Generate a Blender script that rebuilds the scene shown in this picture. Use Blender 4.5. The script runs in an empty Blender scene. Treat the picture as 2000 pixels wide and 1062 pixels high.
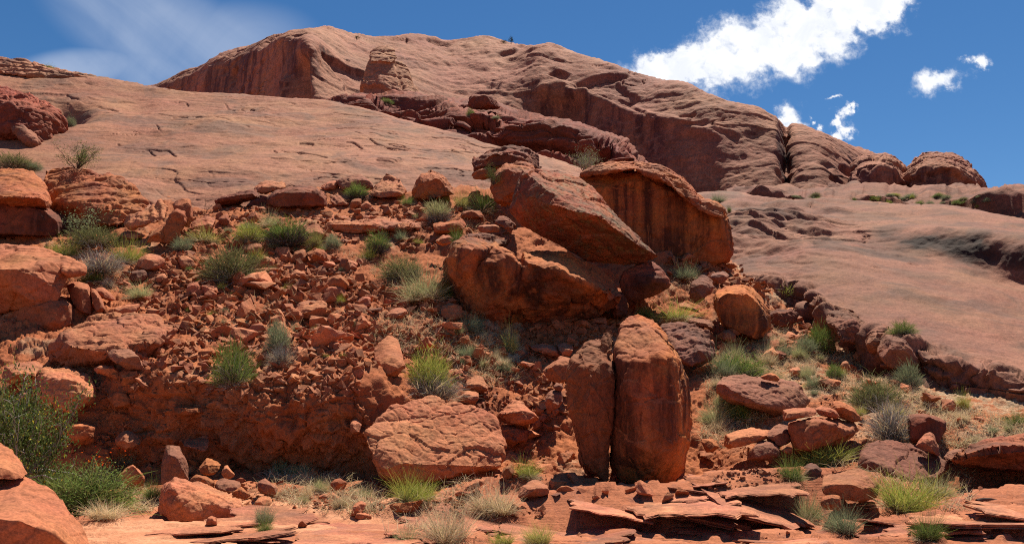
import bpy, math, random
import numpy as np

# ------------------------------------------------------------------ camera, sky, sun, exposure
scene = bpy.context.scene
COL = scene.collection
PITCH = math.radians(9.0)
FOC = 1600.0                      # focal length in pixels of the 2000 px wide photograph
EYE = 1.6
cd = bpy.data.cameras.new("camera"); cam = bpy.data.objects.new("camera", cd); COL.objects.link(cam)
cd.sensor_width = 36.0; cd.lens = 36.0 * FOC / 2000.0
cd.clip_start = 0.1; cd.clip_end = 20000
cam.location = (0, 0, EYE); cam.rotation_euler = (math.pi / 2 + PITCH, 0, 0)
scene.camera = cam

SUN_AZ = math.radians(24.0)       # clockwise from +Y (the view direction)
SUN_EL = math.radians(64.0)
sl = bpy.data.lights.new("sun", 'SUN'); sl.energy = 5.0; sl.angle = math.radians(0.53); sl.color = (1.0, 0.93, 0.79)
so = bpy.data.objects.new("sun", sl); COL.objects.link(so)
sd = np.array([math.sin(SUN_AZ) * math.cos(SUN_EL), math.cos(SUN_AZ) * math.cos(SUN_EL), math.sin(SUN_EL)])
from mathutils import Vector
so.rotation_euler = Vector((-sd[0], -sd[1], -sd[2])).to_track_quat('-Z', 'Y').to_euler()
so.location = (0, 0, 300)

scene.view_settings.view_transform = 'Standard'; scene.view_settings.look = 'None'
scene.view_settings.exposure = 0.78; scene.view_settings.gamma = 1.0
scene.render.engine = 'CYCLES'
scene.cycles.max_bounces = 8; scene.cycles.diffuse_bounces = 6; scene.cycles.glossy_bounces = 2
scene.cycles.use_denoising = False; scene.cycles.filter_width = 1.1

CT, ST = math.cos(PITCH), math.sin(PITCH)
def ray(px, py):
    """World direction with y = 1 through a point of the photograph."""
    u = (np.asarray(px, float) - 1000.0) / FOC; v = -(np.asarray(py, float) - 531.0) / FOC
    y = CT - v * ST
    return u / y, (ST + v * CT) / y
def at(px, py, D):
    a, s = ray(px, py)
    return np.stack(np.broadcast_arrays(a * D, np.asarray(D, float), EYE + s * D), -1)
def py_of(z, D):
    s = (z - EYE) / D
    return 531.0 - FOC * (s * CT - ST) / (CT + s * ST)
def pix(P):
    P = np.asarray(P, float); x, y, z = P[..., 0], P[..., 1], P[..., 2] - EYE
    f = y * CT + z * ST; up = -y * ST + z * CT
    return 1000 + FOC * x / f, 531 - FOC * up / f

# ------------------------------------------------------------------ world: clear desert sky with a few clouds
world = bpy.data.worlds.new("World"); scene.world = world; world.use_nodes = True
wn = world.node_tree; wn.nodes.clear(); WL = wn.links.new
class NB:
    """Small helper that wires shader nodes."""
    def __init__(s, tree): s.t = tree
    def n(s, kind, **kw):
        nd = s.t.nodes.new(kind)
        for k, v in kw.items(): setattr(nd, k, v)
        return nd
    def put(s, sock, val):
        if hasattr(val, 'is_output') or isinstance(val, bpy.types.NodeSocket): s.t.links.new(val, sock)
        elif val is not None: sock.default_value = val
    def m(s, op, a, b=None, c=None, clamp=False):
        nd = s.n('ShaderNodeMath', operation=op, use_clamp=clamp)
        for i, x in enumerate((a, b, c)):
            if x is not None: s.put(nd.inputs[i], x)
        return nd.outputs[0]
    def vm(s, op, a, b=None):
        nd = s.n('ShaderNodeVectorMath', operation=op)
        s.put(nd.inputs[0], a)
        if b is not None: s.put(nd.inputs[3 if op == 'SCALE' else 1], b)
        return nd.outputs['Value'] if op in ('DOT_PRODUCT', 'LENGTH') else nd.outputs['Vector']
    def noise(s, vec, scale, detail=4.0, rough=0.55, dist=0.0, lac=2.0):
        nd = s.n('ShaderNodeTexNoise')
        s.put(nd.inputs['Vector'], vec); nd.inputs['Scale'].default_value = scale
        nd.inputs['Detail'].default_value = detail; nd.inputs['Roughness'].default_value = rough
        nd.inputs['Distortion'].default_value = dist; nd.inputs['Lacunarity'].default_value = lac
        return nd.outputs['Fac']
    def ss(s, x, lo, hi, a=0.0, b=1.0):
        nd = s.n('ShaderNodeMapRange', interpolation_type='SMOOTHSTEP')
        s.put(nd.inputs[0], x); nd.inputs[1].default_value = lo; nd.inputs[2].default_value = hi
        nd.inputs[3].default_value = a; nd.inputs[4].default_value = b
        return nd.outputs[0]
    def mix(s, f, a, b, blend='MIX'):
        nd = s.n('ShaderNodeMix', data_type='RGBA', blend_type=blend)
        s.put(nd.inputs[0], f)
        for sock, x in ((nd.inputs[6], a), (nd.inputs[7], b)):
            if isinstance(x, (tuple, list)): x = (*x[:3], 1.0)
            s.put(sock, x)
        return nd.outputs[2]
    def comb(s, x, y, z):
        nd = s.n('ShaderNodeCombineXYZ')
        for i, k in enumerate((x, y, z)): s.put(nd.inputs[i], k)
        return nd.outputs[0]
    def sep(s, v):
        nd = s.n('ShaderNodeSeparateXYZ'); s.put(nd.inputs[0], v); return nd.outputs

W = NB(wn)
sky = W.n('ShaderNodeTexSky', sky_type='NISHITA', sun_disc=False)
sky.sun_elevation = SUN_EL; sky.sun_rotation = SUN_AZ
sky.altitude = 1400; sky.air_density = 1.0; sky.dust_density = 0.25; sky.ozone_density = 3.2
hs = W.n('ShaderNodeHueSaturation'); hs.inputs['Saturation'].default_value = 1.25; hs.inputs['Value'].default_value = 1.0
WL(sky.outputs[0], hs.inputs['Color'])
tc = W.n('ShaderNodeTexCoord')
dx, dy, dz = W.sep(tc.outputs['Generated'])
dyc = W.m('MAXIMUM', dy, 0.02)
U = W.m('DIVIDE', dx, dyc); V = W.m('DIVIDE', dz, dyc)     # directions of the northern sky as slopes
UV = W.comb(U, V, 0.0)
wz = W.n('ShaderNodeTexNoise'); WL(UV, wz.inputs['Vector']); wz.inputs['Scale'].default_value = 24.0; wz.inputs['Detail'].default_value = 9.0; wz.inputs['Roughness'].default_value = 0.64
wc = W.sep(wz.outputs['Color'])
U0, V0 = U, V
U = W.m('ADD', U0, W.m('MULTIPLY', W.m('SUBTRACT', wc[0], 0.5), 0.085)); V = W.m('ADD', V0, W.m('MULTIPLY', W.m('SUBTRACT', wc[1], 0.5), 0.075))
ahead = W.ss(dy, 0.05, 0.2)
def blob(px, py, rx, ry, rot=0.0):
    """1 - r^2 of an ellipse of cloud at a direction of the sky."""
    a, s_ = ray(px, py); a = float(a); s_ = float(s_)
    du = W.m('SUBTRACT', U, a); dv = W.m('SUBTRACT', V, s_)
    c, n = math.cos(rot), math.sin(rot)
    p = W.m('ADD', W.m('MULTIPLY', du, c / (rx / FOC)), W.m('MULTIPLY', dv, n / (rx / FOC)))
    q = W.m('ADD', W.m('MULTIPLY', du, -n / (ry / FOC)), W.m('MULTIPLY', dv, c / (ry / FOC)))
    r2 = W.m('ADD', W.m('MULTIPLY', p, p), W.m('MULTIPLY', q, q))
    return W.m('SUBTRACT', 1.0, r2)
cum = None
for b in [(1345, 130, 125, 45, .12), (1440, 105, 130, 70, .25), (1540, 75, 115, 75, .45), (1620, 40, 95, 70, .6), (1715, 5, 85, 55, .6),
          (1830, 157, 52, 30, .12), (1912, 117, 22, 17, .3), (1540, 225, 34, 32, .7), (1522, 243, 38, 14, .3),
          (1655, 248, 26, 17, .5), (1632, 264, 32, 10, .15), (1650, 213, 22, 14, .6), (1668, 203, 16, 9, .5), (1640, 232, 12, 22, .2),
          (1622, 189, 17, 8, .5), (1607, 250, 10, 14, .0), (1590, 231, 10, 7, .0), (1982, 374, 28, 10, .2)]:
    e = blob(*b)
    if b[2] < 60: e = W.m('SUBTRACT', W.m('MULTIPLY', e, 0.8), 0.22 if b[2] > 40 else 0.34)      # the small clouds are thinner
    cum = e if cum is None else W.m('MAXIMUM', cum, e)
cum = W.m('MINIMUM', W.m('MULTIPLY', W.m('ADD', cum, 0.12), W.m('ADD', 1.0, W.ss(cum, -0.2, 0.4))), 1.3)
cum = W.m('MAXIMUM', cum, -1.5)
n1 = W.noise(UV, 26.0, 10.0, 0.6, 0.25); n2 = W.noise(UV, 95.0, 6.0, 0.62, 0.3)
fld = W.m('ADD', cum, W.m('ADD', W.m('MULTIPLY', W.m('SUBTRACT', n1, 0.5), 2.8), W.m('MULTIPLY', W.m('SUBTRACT', n2, 0.5), 1.5)))
cmask = W.m('POWER', W.ss(fld, -0.75, 1.2), 1.6)
cmask = W.m('MULTIPLY', cmask, ahead)
body = W.ss(fld, 0.2, 1.3)
lump = W.noise(UV, 22.0, 5.0, 0.6, 0.6)
ccol = W.mix(W.m('MULTIPLY', W.ss(lump, 0.35, 0.7), body), (9.4, 9.8, 10.6), (11.8, 11.8, 11.9))
U, V = U0, V0
# high thin cirrus: stretched streaks over a broad soft patch
sv = W.comb(W.m('ADD', W.m('MULTIPLY', U, 2.6), W.m('MULTIPLY', V, 2.0)), W.m('SUBTRACT', W.m('MULTIPLY', V, 6.0), W.m('MULTIPLY', U, -4.2)), 0.0)
cn = W.m('ADD', W.m('MULTIPLY', W.noise(sv, 1.1, 6.0, 0.5, 0.8), 0.6), W.m('MULTIPLY', W.noise(UV, 5.0, 6.0, 0.55, 0.6), 0.4))
cir = None
for b in [(330, 70, 250, 95, -.45), (420, 90, 170, 80, .1), (215, 20, 190, 50, -.55), (165, 130, 130, 36, .1), (330, 150, 130, 60, -.4)]:
    e = W.ss(blob(*b), -0.9, 1.0); cir = e if cir is None else W.m('MAXIMUM', cir, e)
cirm = W.m('MULTIPLY', W.m('MULTIPLY', cir, W.ss(cn, 0.2, 0.75)), ahead)
skyc = W.mix(W.m('MULTIPLY', cirm, 0.55), hs.outputs[0], (7.6, 8.3, 9.6))
skyc = W.mix(cmask, skyc, ccol)
bg = W.n('ShaderNodeBackground'); bg.inputs['Strength'].default_value = 0.056
WL(skyc, bg.inputs['Color'])
wo = W.n('ShaderNodeOutputWorld'); WL(bg.outputs[0], wo.inputs['Surface'])

# ------------------------------------------------------------------ noise in numpy
_rs = np.random.RandomState(7)
NT = 64
TAB = _rs.rand(NT, NT, NT).astype(np.float32) * 2 - 1
JIT = _rs.rand(NT, NT, NT, 3).astype(np.float32)
ROT = np.array([[0.36, 0.48, -0.8], [-0.8, 0.6, 0.0], [0.48, 0.64, 0.6]])
def vnoise(P):
    P = np.asarray(P, np.float64); I = np.floor(P).astype(np.int64); F = (P - I).astype(np.float32)
    F = F * F * F * (F * (F * 6 - 15) + 10)
    I &= NT - 1; J = (I + 1) & (NT - 1)
    x0, y0, z0 = I[..., 0], I[..., 1], I[..., 2]; x1, y1, z1 = J[..., 0], J[..., 1], J[..., 2]
    fx, fy, fz = F[..., 0], F[..., 1], F[..., 2]
    a = TAB[x0, y0, z0] * (1 - fx) + TAB[x1, y0, z0] * fx
    b = TAB[x0, y1, z0] * (1 - fx) + TAB[x1, y1, z0] * fx
    c = TAB[x0, y0, z1] * (1 - fx) + TAB[x1, y0, z1] * fx
    d = TAB[x0, y1, z1] * (1 - fx) + TAB[x1, y1, z1] * fx
    a = a * (1 - fy) + b * fy; c = c * (1 - fy) + d * fy
    return a * (1 - fz) + c * fz
def fbm(P, octv=4, gain=0.5, ridge=False):
    Q = np.asarray(P, np.float64); out = 0; amp = 1.0
    for _ in range(octv):
        n = vnoise(Q)
        if ridge: n = 1 - 2 * np.abs(n)
        out = out + amp * n; amp *= gain; Q = Q @ ROT.T * 2.03 + 11.3
    return out
def worley(P):
    """Distances to the nearest and second nearest cell point, and a random value of the nearest cell."""
    P = np.asarray(P, np.float64); I = np.floor(P).astype(np.int64); F = (P - I).astype(np.float32)
    f1 = np.full(P.shape[:-1], 9.0, np.float32); f2 = f1.copy(); idv = np.zeros_like(f1)
    for i in (-1, 0, 1):
        for j in (-1, 0, 1):
            for k in (-1, 0, 1):
                x = (I[..., 0] + i) & 63; y = (I[..., 1] + j) & 63; z = (I[..., 2] + k) & 63
                d = JIT[x, y, z] + np.array([i, j, k], np.float32) - F
                d = np.sqrt((d * d).sum(-1)); near = d < f1
                f2 = np.where(near, f1, np.minimum(f2, d)); idv = np.where(near, TAB[x, y, z], idv); f1 = np.where(near, d, f1)
    return f1, f2, idv
def sstep(x, a, b):
    t = np.clip((x - a) / (b - a), 0, 1); return t * t * (3 - 2 * t)
def layers(t, sharp=0.12, seed=0):
    """Stepped bedding profile: each layer stands out by its own random amount."""
    i = np.floor(t).astype(np.int64); f = t - i
    h = lambda k: TAB[k & 63, (k * 7 + seed) & 63, (k * 13 + 5) & 63]
    w = sstep(f, 1 - sharp, 1.0)
    return h(i) * (1 - w) + h(i + 1) * w - 0.35 * np.exp(-((f - 1 + sharp / 2) / (sharp * 0.5)) ** 2)

def pchip(x, Y, xi):
    """Monotone cubic through rows Y at x, evaluated at xi."""
    x = np.asarray(x, float); Y = np.asarray(Y, float); h = np.diff(x)
    d = np.diff(Y, axis=0) / h.reshape(-1, *([1] * (Y.ndim - 1)))
    m = np.zeros_like(Y)
    if len(x) > 2:
        hh = h.reshape(-1, *([1] * (Y.ndim - 1)))
        w1 = 2 * hh[1:] + hh[:-1]; w2 = hh[1:] + 2 * hh[:-1]
        with np.errstate(divide='ignore', invalid='ignore'):
            mm = (w1 + w2) / (w1 / d[:-1] + w2 / d[1:])
        m[1:-1] = np.where(d[:-1] * d[1:] > 0, mm, 0)
    m[0] = d[0]; m[-1] = d[-1]
    k = np.clip(np.searchsorted(x, xi, side='right') - 1, 0, len(x) - 2)
    sh = (-1,) + (1,) * (Y.ndim - 1)
    hk = h[k].reshape(sh); t = ((xi - x[k]).reshape(sh)) / hk
    return Y[k] * (2 * t ** 3 - 3 * t ** 2 + 1) + m[k] * hk * (t ** 3 - 2 * t ** 2 + t) + Y[k + 1] * (3 * t ** 2 - 2 * t ** 3) + m[k + 1] * hk * (t ** 3 - t ** 2)

# ------------------------------------------------------------------ mesh helpers
def mesh_np(name, V, F, mat=None, smooth=True):
    """Mesh from vertices (n,3) and equal-sided faces (m,k)."""
    me = bpy.data.meshes.new(name); V = np.ascontiguousarray(V, np.float32); F = np.ascontiguousarray(F, np.int32)
    k = F.shape[1]
    me.vertices.add(len(V)); me.vertices.foreach_set('co', V.ravel())
    me.loops.add(F.size); me.loops.foreach_set('vertex_index', F.ravel())
    me.polygons.add(len(F)); me.polygons.foreach_set('loop_start', np.arange(0, F.size, k, dtype=np.int32))
    try: me.polygons.foreach_set('loop_total', np.full(len(F), k, np.int32))
    except Exception: pass
    me.polygons.foreach_set('use_smooth', np.full(len(F), smooth))
    me.update(calc_edges=True)
    if mat: me.materials.append(mat)
    return me
def put(name, me, label=None, cat=None, group=None, kind=None, parent=None, loc=None):
    o = bpy.data.objects.new(name, me); COL.objects.link(o)
    if label: o['label'] = label
    if cat: o['category'] = cat
    if group: o['group'] = group
    if kind: o['kind'] = kind
    if parent: o.parent = parent
    if loc is not None: o.location = loc
    return o
def grid_faces(R, C):
    i = np.arange(R * C).reshape(R, C)
    return np.stack([i[:-1, :-1], i[:-1, 1:], i[1:, 1:], i[1:, :-1]], -1).reshape(-1, 4)
def grid_normals(P):
    dr = np.gradient(P, axis=0); dc = np.gradient(P, axis=1); n = np.cross(dc, dr)
    return n / np.maximum(np.linalg.norm(n, axis=-1, keepdims=True), 1e-9)

class Surf:
    """A sheet of terrain lofted through rows of control points (px, py, D): real positions, later roughened along its normals."""
    def __init__(s, knots, rows, step=2.0, x0=-40, x1=2040, seg_min=5, seg_max=130, step_r=None):
        knots = np.asarray(knots, float)
        pys = []; Ds = []
        for py, D in rows:
            D = np.full(len(knots), D, float) if np.isscalar(D) else np.asarray(D, float)
            if isinstance(py, tuple) and py[0] == 'z': py = py_of(np.asarray(py[1], float) * np.ones(len(knots)), D)
            py = np.full(len(knots), py, float) if np.isscalar(py) else np.asarray(py, float)
            pys.append(py); Ds.append(D)
        pys = np.array(pys); Ds = np.array(Ds)
        a, b = max(knots[0], x0), min(knots[-1], x1)
        c = np.arange(a, b + step, step)
        left = np.linspace(knots[0], a, 40)[:-1] if knots[0] < a - 1 else np.zeros(0)
        right = np.linspace(b + step, knots[-1], 40) if knots[-1] > b + step else np.zeros(0)
        s.cols = np.concatenate([left, c, right])
        PY = pchip(knots, pys.T, s.cols).T; DD = pchip(knots, Ds.T, s.cols).T
        A, S = ray(s.cols[None, :], PY)
        Z = EYE + S * DD
        R = len(rows); t = [0.0]; tt = []
        for i in range(R - 1):
            k = int(np.clip(np.abs(pys[i + 1] - pys[i])[(knots >= -200) & (knots <= 2200)].max() / (step_r or step), seg_min, seg_max))
            tt.append(i + np.arange(k) / k)
        tt = np.concatenate(tt + [np.array([R - 1.0])])
        D2 = pchip(np.arange(R), DD, tt); Z2 = pchip(np.arange(R), Z, tt)
        s2 = (Z2 - EYE) / D2; v = (s2 * CT - ST) / (CT + s2 * ST)
        X2 = (s.cols[None, :] - 1000) / FOC * D2 / (CT - v * ST)
        s.P = np.stack([X2, D2, Z2], -1); s.t = tt
        s.N = grid_normals(s.P)
        if s.N[..., 2].mean() < 0: s.N = -s.N
        s.py0 = pix(s.P)[1]
    def displace(s, d):
        s.P = s.P + s.N * d[..., None]
    def finish(s):
        s.N = grid_normals(s.P)
        if s.N[..., 2].mean() < 0: s.N = -s.N
        s.py = pix(s.P)[1]
    def build(s, name, mat, **kw):
        s.finish(); R, C = s.P.shape[:2]
        F = grid_faces(R, C)
        me = mesh_np(name, s.P.reshape(-1, 3), F, mat)
        # faces towards the sky
        return put(name, me, **kw)
    def hit(s, px, py):
        """First point of the sheet met at (px, py) of the picture, with its normal; None where there is none."""
        j = int(np.clip(np.searchsorted(s.cols, px), 1, len(s.cols) - 1))
        if abs(s.cols[j - 1] - px) < abs(s.cols[j] - px): j -= 1
        col = s.py[:, j]; k = np.nonzero(col <= py)[0]
        if len(k) == 0: return None
        i = k[0]
        if i == 0: return s.P[0, j], s.N[0, j]
        f = (col[i - 1] - py) / max(col[i - 1] - col[i], 1e-6)
        return s.P[i - 1, j] * (1 - f) + s.P[i, j] * f, s.N[i, j]
# ------------------------------------------------------------------ materials
DIM = 0.82
def rock_mat(name, base, alt, varnish=(0.07, 0.028, 0.018), patina=(0.14, 0.075, 0.05), sc=1.0, streak=0.0, pat=0.3, strata=0.25, bed=(0.05, 0.08, 1.0),
             fine=1.0, bump=0.5, var=0.17, lichen=0.0, streak_w=2.2, dust=0.0, gran=0.0, pat_sc=0.55, streak_col=None, stain_shade=None):
    base, alt, varnish, patina = [tuple(c * DIM for c in q) for q in (base, alt, varnish, patina)]
    """Weathered sandstone: broad colour changes, bedding lines, dark patina blotches, water streaks down steep faces, grain."""
    m = bpy.data.materials.new(name); m.use_nodes = True; T = m.node_tree; T.nodes.clear(); B = NB(T)
    geo = B.n('ShaderNodeNewGeometry'); P = geo.outputs['Position']
    oi = B.n('ShaderNodeObjectInfo'); rnd = oi.outputs['Random']
    big = B.noise(P, 0.35 / sc, 5.0, 0.6, 0.4)
    mid = B.noise(P, 2.1 / sc, 7.0, 0.62, 0.5)
    fin = B.noise(P, 15.0 / sc, 6.0, 0.65)
    col = B.mix(B.ss(B.m('ADD', B.m('MULTIPLY', big, 0.6), B.m('MULTIPLY', mid, 0.4)), 0.36, 0.64), base, alt)
    # bedding lines
    bd = B.vm('DOT_PRODUCT', P, bed)
    wob = B.m('ADD', bd, B.m('MULTIPLY', big, 0.9 * sc))
    lines = B.noise(B.comb(0.0, 0.0, wob), 7.0 / sc, 4.0, 0.7)
    k = B.m('MULTIPLY_ADD', B.ss(lines, 0.3, 0.7, -1, 1), strata * 0.5, 1.0)
    # patina: weathered blotches
    pn = B.noise(P, pat_sc / sc, 8.0, 0.66, 0.8)
    pm = B.m('MULTIPLY', B.ss(B.m('ADD', pn, B.m('MULTIPLY', B.m('SUBTRACT', fin, 0.5), 0.22)), 0.47, 0.63), pat)
    col = B.mix(pm, col, patina)
    if streak > 0:
        x, y, z = B.sep(P)
        sv = B.comb(B.m('ADD', x, B.m('MULTIPLY', mid, 0.12 * sc)), y, B.m('MULTIPLY', z, 0.045))
        s1 = B.noise(sv, streak_w / sc, 5.0, 0.62)
        s2 = B.noise(sv, streak_w * 0.37 / sc, 3.0, 0.5)
        nz = B.sep(geo.outputs['Normal'])[2]
        steep = B.ss(nz, 0.5, 0.25)
        wet = B.noise(P, 0.5 / sc, 3.0, 0.5)
        f = B.m('MULTIPLY', B.m('MULTIPLY', B.ss(B.m('ADD', B.m('MULTIPLY', s1, 0.65), B.m('MULTIPLY', s2, 0.35)), 0.44, 0.58), steep), streak)
        f = B.m('MULTIPLY', f, B.ss(wet, 0.32, 0.5))
        col = B.mix(f, col, streak_col or varnish)
        pale = B.m('MULTIPLY', B.m('MULTIPLY', B.ss(s1, 0.60, 0.68), steep), streak * 0.35)
        col = B.mix(pale, col, tuple(min(1, c * 1.5 + .03) for c in base))
    if lichen > 0:
        ln = B.noise(P, 3.2 / sc, 9.0, 0.72, 0.6)
        col = B.mix(B.m('MULTIPLY', B.ss(ln, 0.5, 0.6), lichen), col, (0.16, 0.13, 0.075))
        l2 = B.noise(P, 11.0 / sc, 5.0, 0.7)
        col = B.mix(B.m('MULTIPLY', B.ss(l2, 0.63, 0.69), lichen * 0.7), col, (0.36, 0.32, 0.27))
    if dust > 0:
        nz = B.sep(geo.outputs['Normal'])[2]
        col = B.mix(B.m('MULTIPLY', B.m('MULTIPLY', B.ss(nz, 0.6, 0.95), B.ss(mid, 0.4, 0.6)), dust), col, (0.42, 0.17, 0.085))
    if stain_shade:
        sa = B.n('ShaderNodeAttribute', attribute_name='stain_shade')
        col = B.mix(B.m('MULTIPLY', sa.outputs['Fac'], B.ss(mid, 0.2, 0.55, 0.75, 1.0)), col, stain_shade)  # dark varnish with painted-in shade, from the vertex colour
    # grain and per-object variation
    v = B.m('MULTIPLY', k, B.ss(fin, 0.2, 0.8, 0.66, 1.32))
    v = B.m('MULTIPLY', v, B.m('MULTIPLY_ADD', rnd, 2 * var, 1 - var))
    spk = B.n('ShaderNodeTexNoise'); T.links.new(P, spk.inputs['Vector']); spk.inputs['Scale'].default_value = 46.0 / sc; spk.inputs['Detail'].default_value = 3.0
    v = B.m('MULTIPLY', v, B.ss(spk.outputs['Fac'], 0.25, 0.75, 0.78, 1.2))
    hv = B.n('ShaderNodeHueSaturation'); hv.inputs['Saturation'].default_value = 1.0
    B.put(hv.inputs['Value'], v); B.put(hv.inputs['Color'], col)
    hue = B.m('MULTIPLY_ADD', B.m('SUBTRACT', B.noise(P, 0.8 / sc, 3.0, 0.5), 0.5), 0.035, 0.5)
    B.put(hv.inputs['Hue'], hue)
    # relief
    h = B.m('ADD', B.m('MULTIPLY', mid, 0.9), B.m('MULTIPLY', fin, 0.34))
    h = B.m('ADD', h, B.m('MULTIPLY', lines, 0.5 * strata))
    vor = B.n('ShaderNodeTexVoronoi', feature='DISTANCE_TO_EDGE'); B.put(vor.inputs['Vector'], B.vm('ADD', P, B.vm('SCALE', B.comb(mid, fin, big), 0.55 * sc)))
    vor.inputs['Scale'].default_value = 1.25 / sc
    crk = B.m('MULTIPLY', B.ss(vor.outputs['Distance'], 0.0, 0.05, 1, 0), B.ss(big, 0.45, 0.6))
    h = B.m('SUBTRACT', h, B.m('MULTIPLY', crk, 0.05))
    if gran > 0: h = B.m('ADD', h, B.m('MULTIPLY', spk.outputs['Fac'], gran))
    bp = B.n('ShaderNodeBump'); bp.inputs['Strength'].default_value = bump; bp.inputs['Distance'].default_value = 0.16 * sc * fine
    B.put(bp.inputs['Height'], h)
    sh = B.n('ShaderNodeBsdfPrincipled'); sh.inputs['Roughness'].default_value = 0.88
    try: sh.inputs['Specular IOR Level'].default_value = 0.18
    except Exception: pass
    B.put(sh.inputs['Base Color'], hv.outputs['Color']); B.put(sh.inputs['Normal'], bp.outputs['Normal'])
    out = B.n('ShaderNodeOutputMaterial'); T.links.new(sh.outputs[0], out.inputs['Surface'])
    return m

M = {}
M['slab'] = rock_mat('tan_slickrock', (0.375, 0.158, 0.088), (0.285, 0.115, 0.065), patina=(0.155, 0.082, 0.058), sc=2.2, pat=0.7, strata=0.35, bed=(0.10, 0.5, 1.0), bump=0.42, fine=0.5)
M['slabr'] = rock_mat('grey_slickrock', (0.325, 0.138, 0.083), (0.23, 0.096, 0.061), patina=(0.135, 0.072, 0.052), sc=1.8, pat=0.72, strata=0.16, bed=(0.34, 0.4, 1.0), bump=0.5, fine=0.5, streak=0.5, streak_w=1.2, varnish=(0.03, 0.017, 0.015), stain_shade=(0.036, 0.021, 0.017))
M['mesa'] = rock_mat('mesa_sandstone', (0.44, 0.19, 0.112), (0.34, 0.125, 0.074), patina=(0.225, 0.085, 0.056), sc=14.0, pat=0.55, strata=0.25, bed=(0.12, 0.3, 1.0), bump=0.5, fine=0.5, streak=0.95, streak_w=4.2, varnish=(0.12, 0.046, 0.04))
M['ledge'] = rock_mat('dark_red_ledge', (0.30, 0.078, 0.045), (0.19, 0.05, 0.032), patina=(0.10, 0.038, 0.03), sc=5.0, pat=0.5, strata=0.4, bump=0.6, fine=0.6, streak=0.4, streak_w=1.5)
M['tower'] = rock_mat('tan_tower_rock', (0.50, 0.23, 0.125), (0.42, 0.17, 0.09), patina=(0.28, 0.11, 0.066), sc=8.0, pat=0.4, strata=0.3, bump=0.5, fine=0.5)
M['bench'] = rock_mat('bench_rock', (0.27, 0.11, 0.066), (0.19, 0.07, 0.045), patina=(0.10, 0.05, 0.036), sc=5.0, pat=0.5, strata=0.5, bump=0.6, fine=0.6)
M['red'] = rock_mat('red_sandstone', (0.46, 0.150, 0.055), (0.35, 0.10, 0.04), patina=(0.16, 0.065, 0.042), pat=0.55, strata=0.3, bed=(0.12, 0.2, 1.0), bump=0.55, fine=0.6, streak=0.0)
M['streaked'] = rock_mat('streaked_sandstone', (0.60, 0.19, 0.05), (0.44, 0.118, 0.038), varnish=(0.085, 0.026, 0.015), patina=(0.20, 0.10, 0.07), pat=0.4, strata=0.12, bump=0.45, fine=0.5, streak=0.92, streak_w=2.0)
M['streaked2'] = rock_mat('streaked_brown_sandstone', (0.44, 0.14, 0.05), (0.31, 0.09, 0.036), varnish=(0.08, 0.028, 0.018), patina=(0.19, 0.08, 0.045), pat=0.5, strata=0.15, bump=0.5, fine=0.5, streak=0.75, streak_w=2.6)
M['darkstreak'] = rock_mat('dark_varnished_streaked_sandstone', (0.48, 0.15, 0.045), (0.30, 0.085, 0.034), varnish=(0.06, 0.022, 0.015), patina=(0.11, 0.046, 0.03), pat=0.85, strata=0.15, bed=(.8, .2, .6), bump=0.6, fine=0.6, streak=0.95, streak_w=1.5, pat_sc=0.45, lichen=.15)
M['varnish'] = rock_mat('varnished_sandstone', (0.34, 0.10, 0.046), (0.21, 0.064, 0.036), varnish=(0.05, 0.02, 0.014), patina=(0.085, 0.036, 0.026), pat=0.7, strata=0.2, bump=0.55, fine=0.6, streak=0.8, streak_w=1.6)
M['lichen'] = rock_mat('lichened_sandstone', (0.40, 0.115, 0.047), (0.26, 0.075, 0.036), varnish=(0.06, 0.024, 0.016), patina=(0.085, 0.046, 0.028), pat=0.85, strata=0.12, bump=0.6, fine=0.6, lichen=0.55, streak=0.35, streak_w=1.4, pat_sc=0.4)
M['orange'] = rock_mat('pale_orange_sandstone', (0.52, 0.19, 0.088), (0.42, 0.13, 0.06), patina=(0.24, 0.10, 0.066), pat=0.4, strata=0.25, bed=(0.2, 0.3, 1), bump=0.5, fine=0.55, lichen=0.12)
M['smooth'] = rock_mat('smooth_orange_sandstone', (0.47, 0.165, 0.075), (0.40, 0.13, 0.056), patina=(0.25, 0.095, 0.055), pat=0.35, strata=0.22, bed=(0.25, 0.1, 1), bump=0.22, fine=0.35)
M['brown'] = rock_mat('brown_sandstone', (0.33, 0.125, 0.07), (0.22, 0.083, 0.05), patina=(0.12, 0.06, 0.045), pat=0.6, strata=0.3, bed=(0.3, 0.2, 1), bump=0.5, fine=0.55)
M['ledgeslab'] = rock_mat('bedded_ledge_rock', (0.50, 0.19, 0.10), (0.38, 0.13, 0.07), patina=(0.20, 0.09, 0.065), pat=0.55, strata=0.8, bump=0.6, fine=0.5, sc=.7, var=.2)
M['stone'] = rock_mat('red_stone', (0.58, 0.215, 0.095), (0.46, 0.15, 0.065), patina=(0.27, 0.12, 0.08), pat=0.5, strata=0.2, bump=0.5, fine=0.45, var=0.28, sc=0.6)

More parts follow.
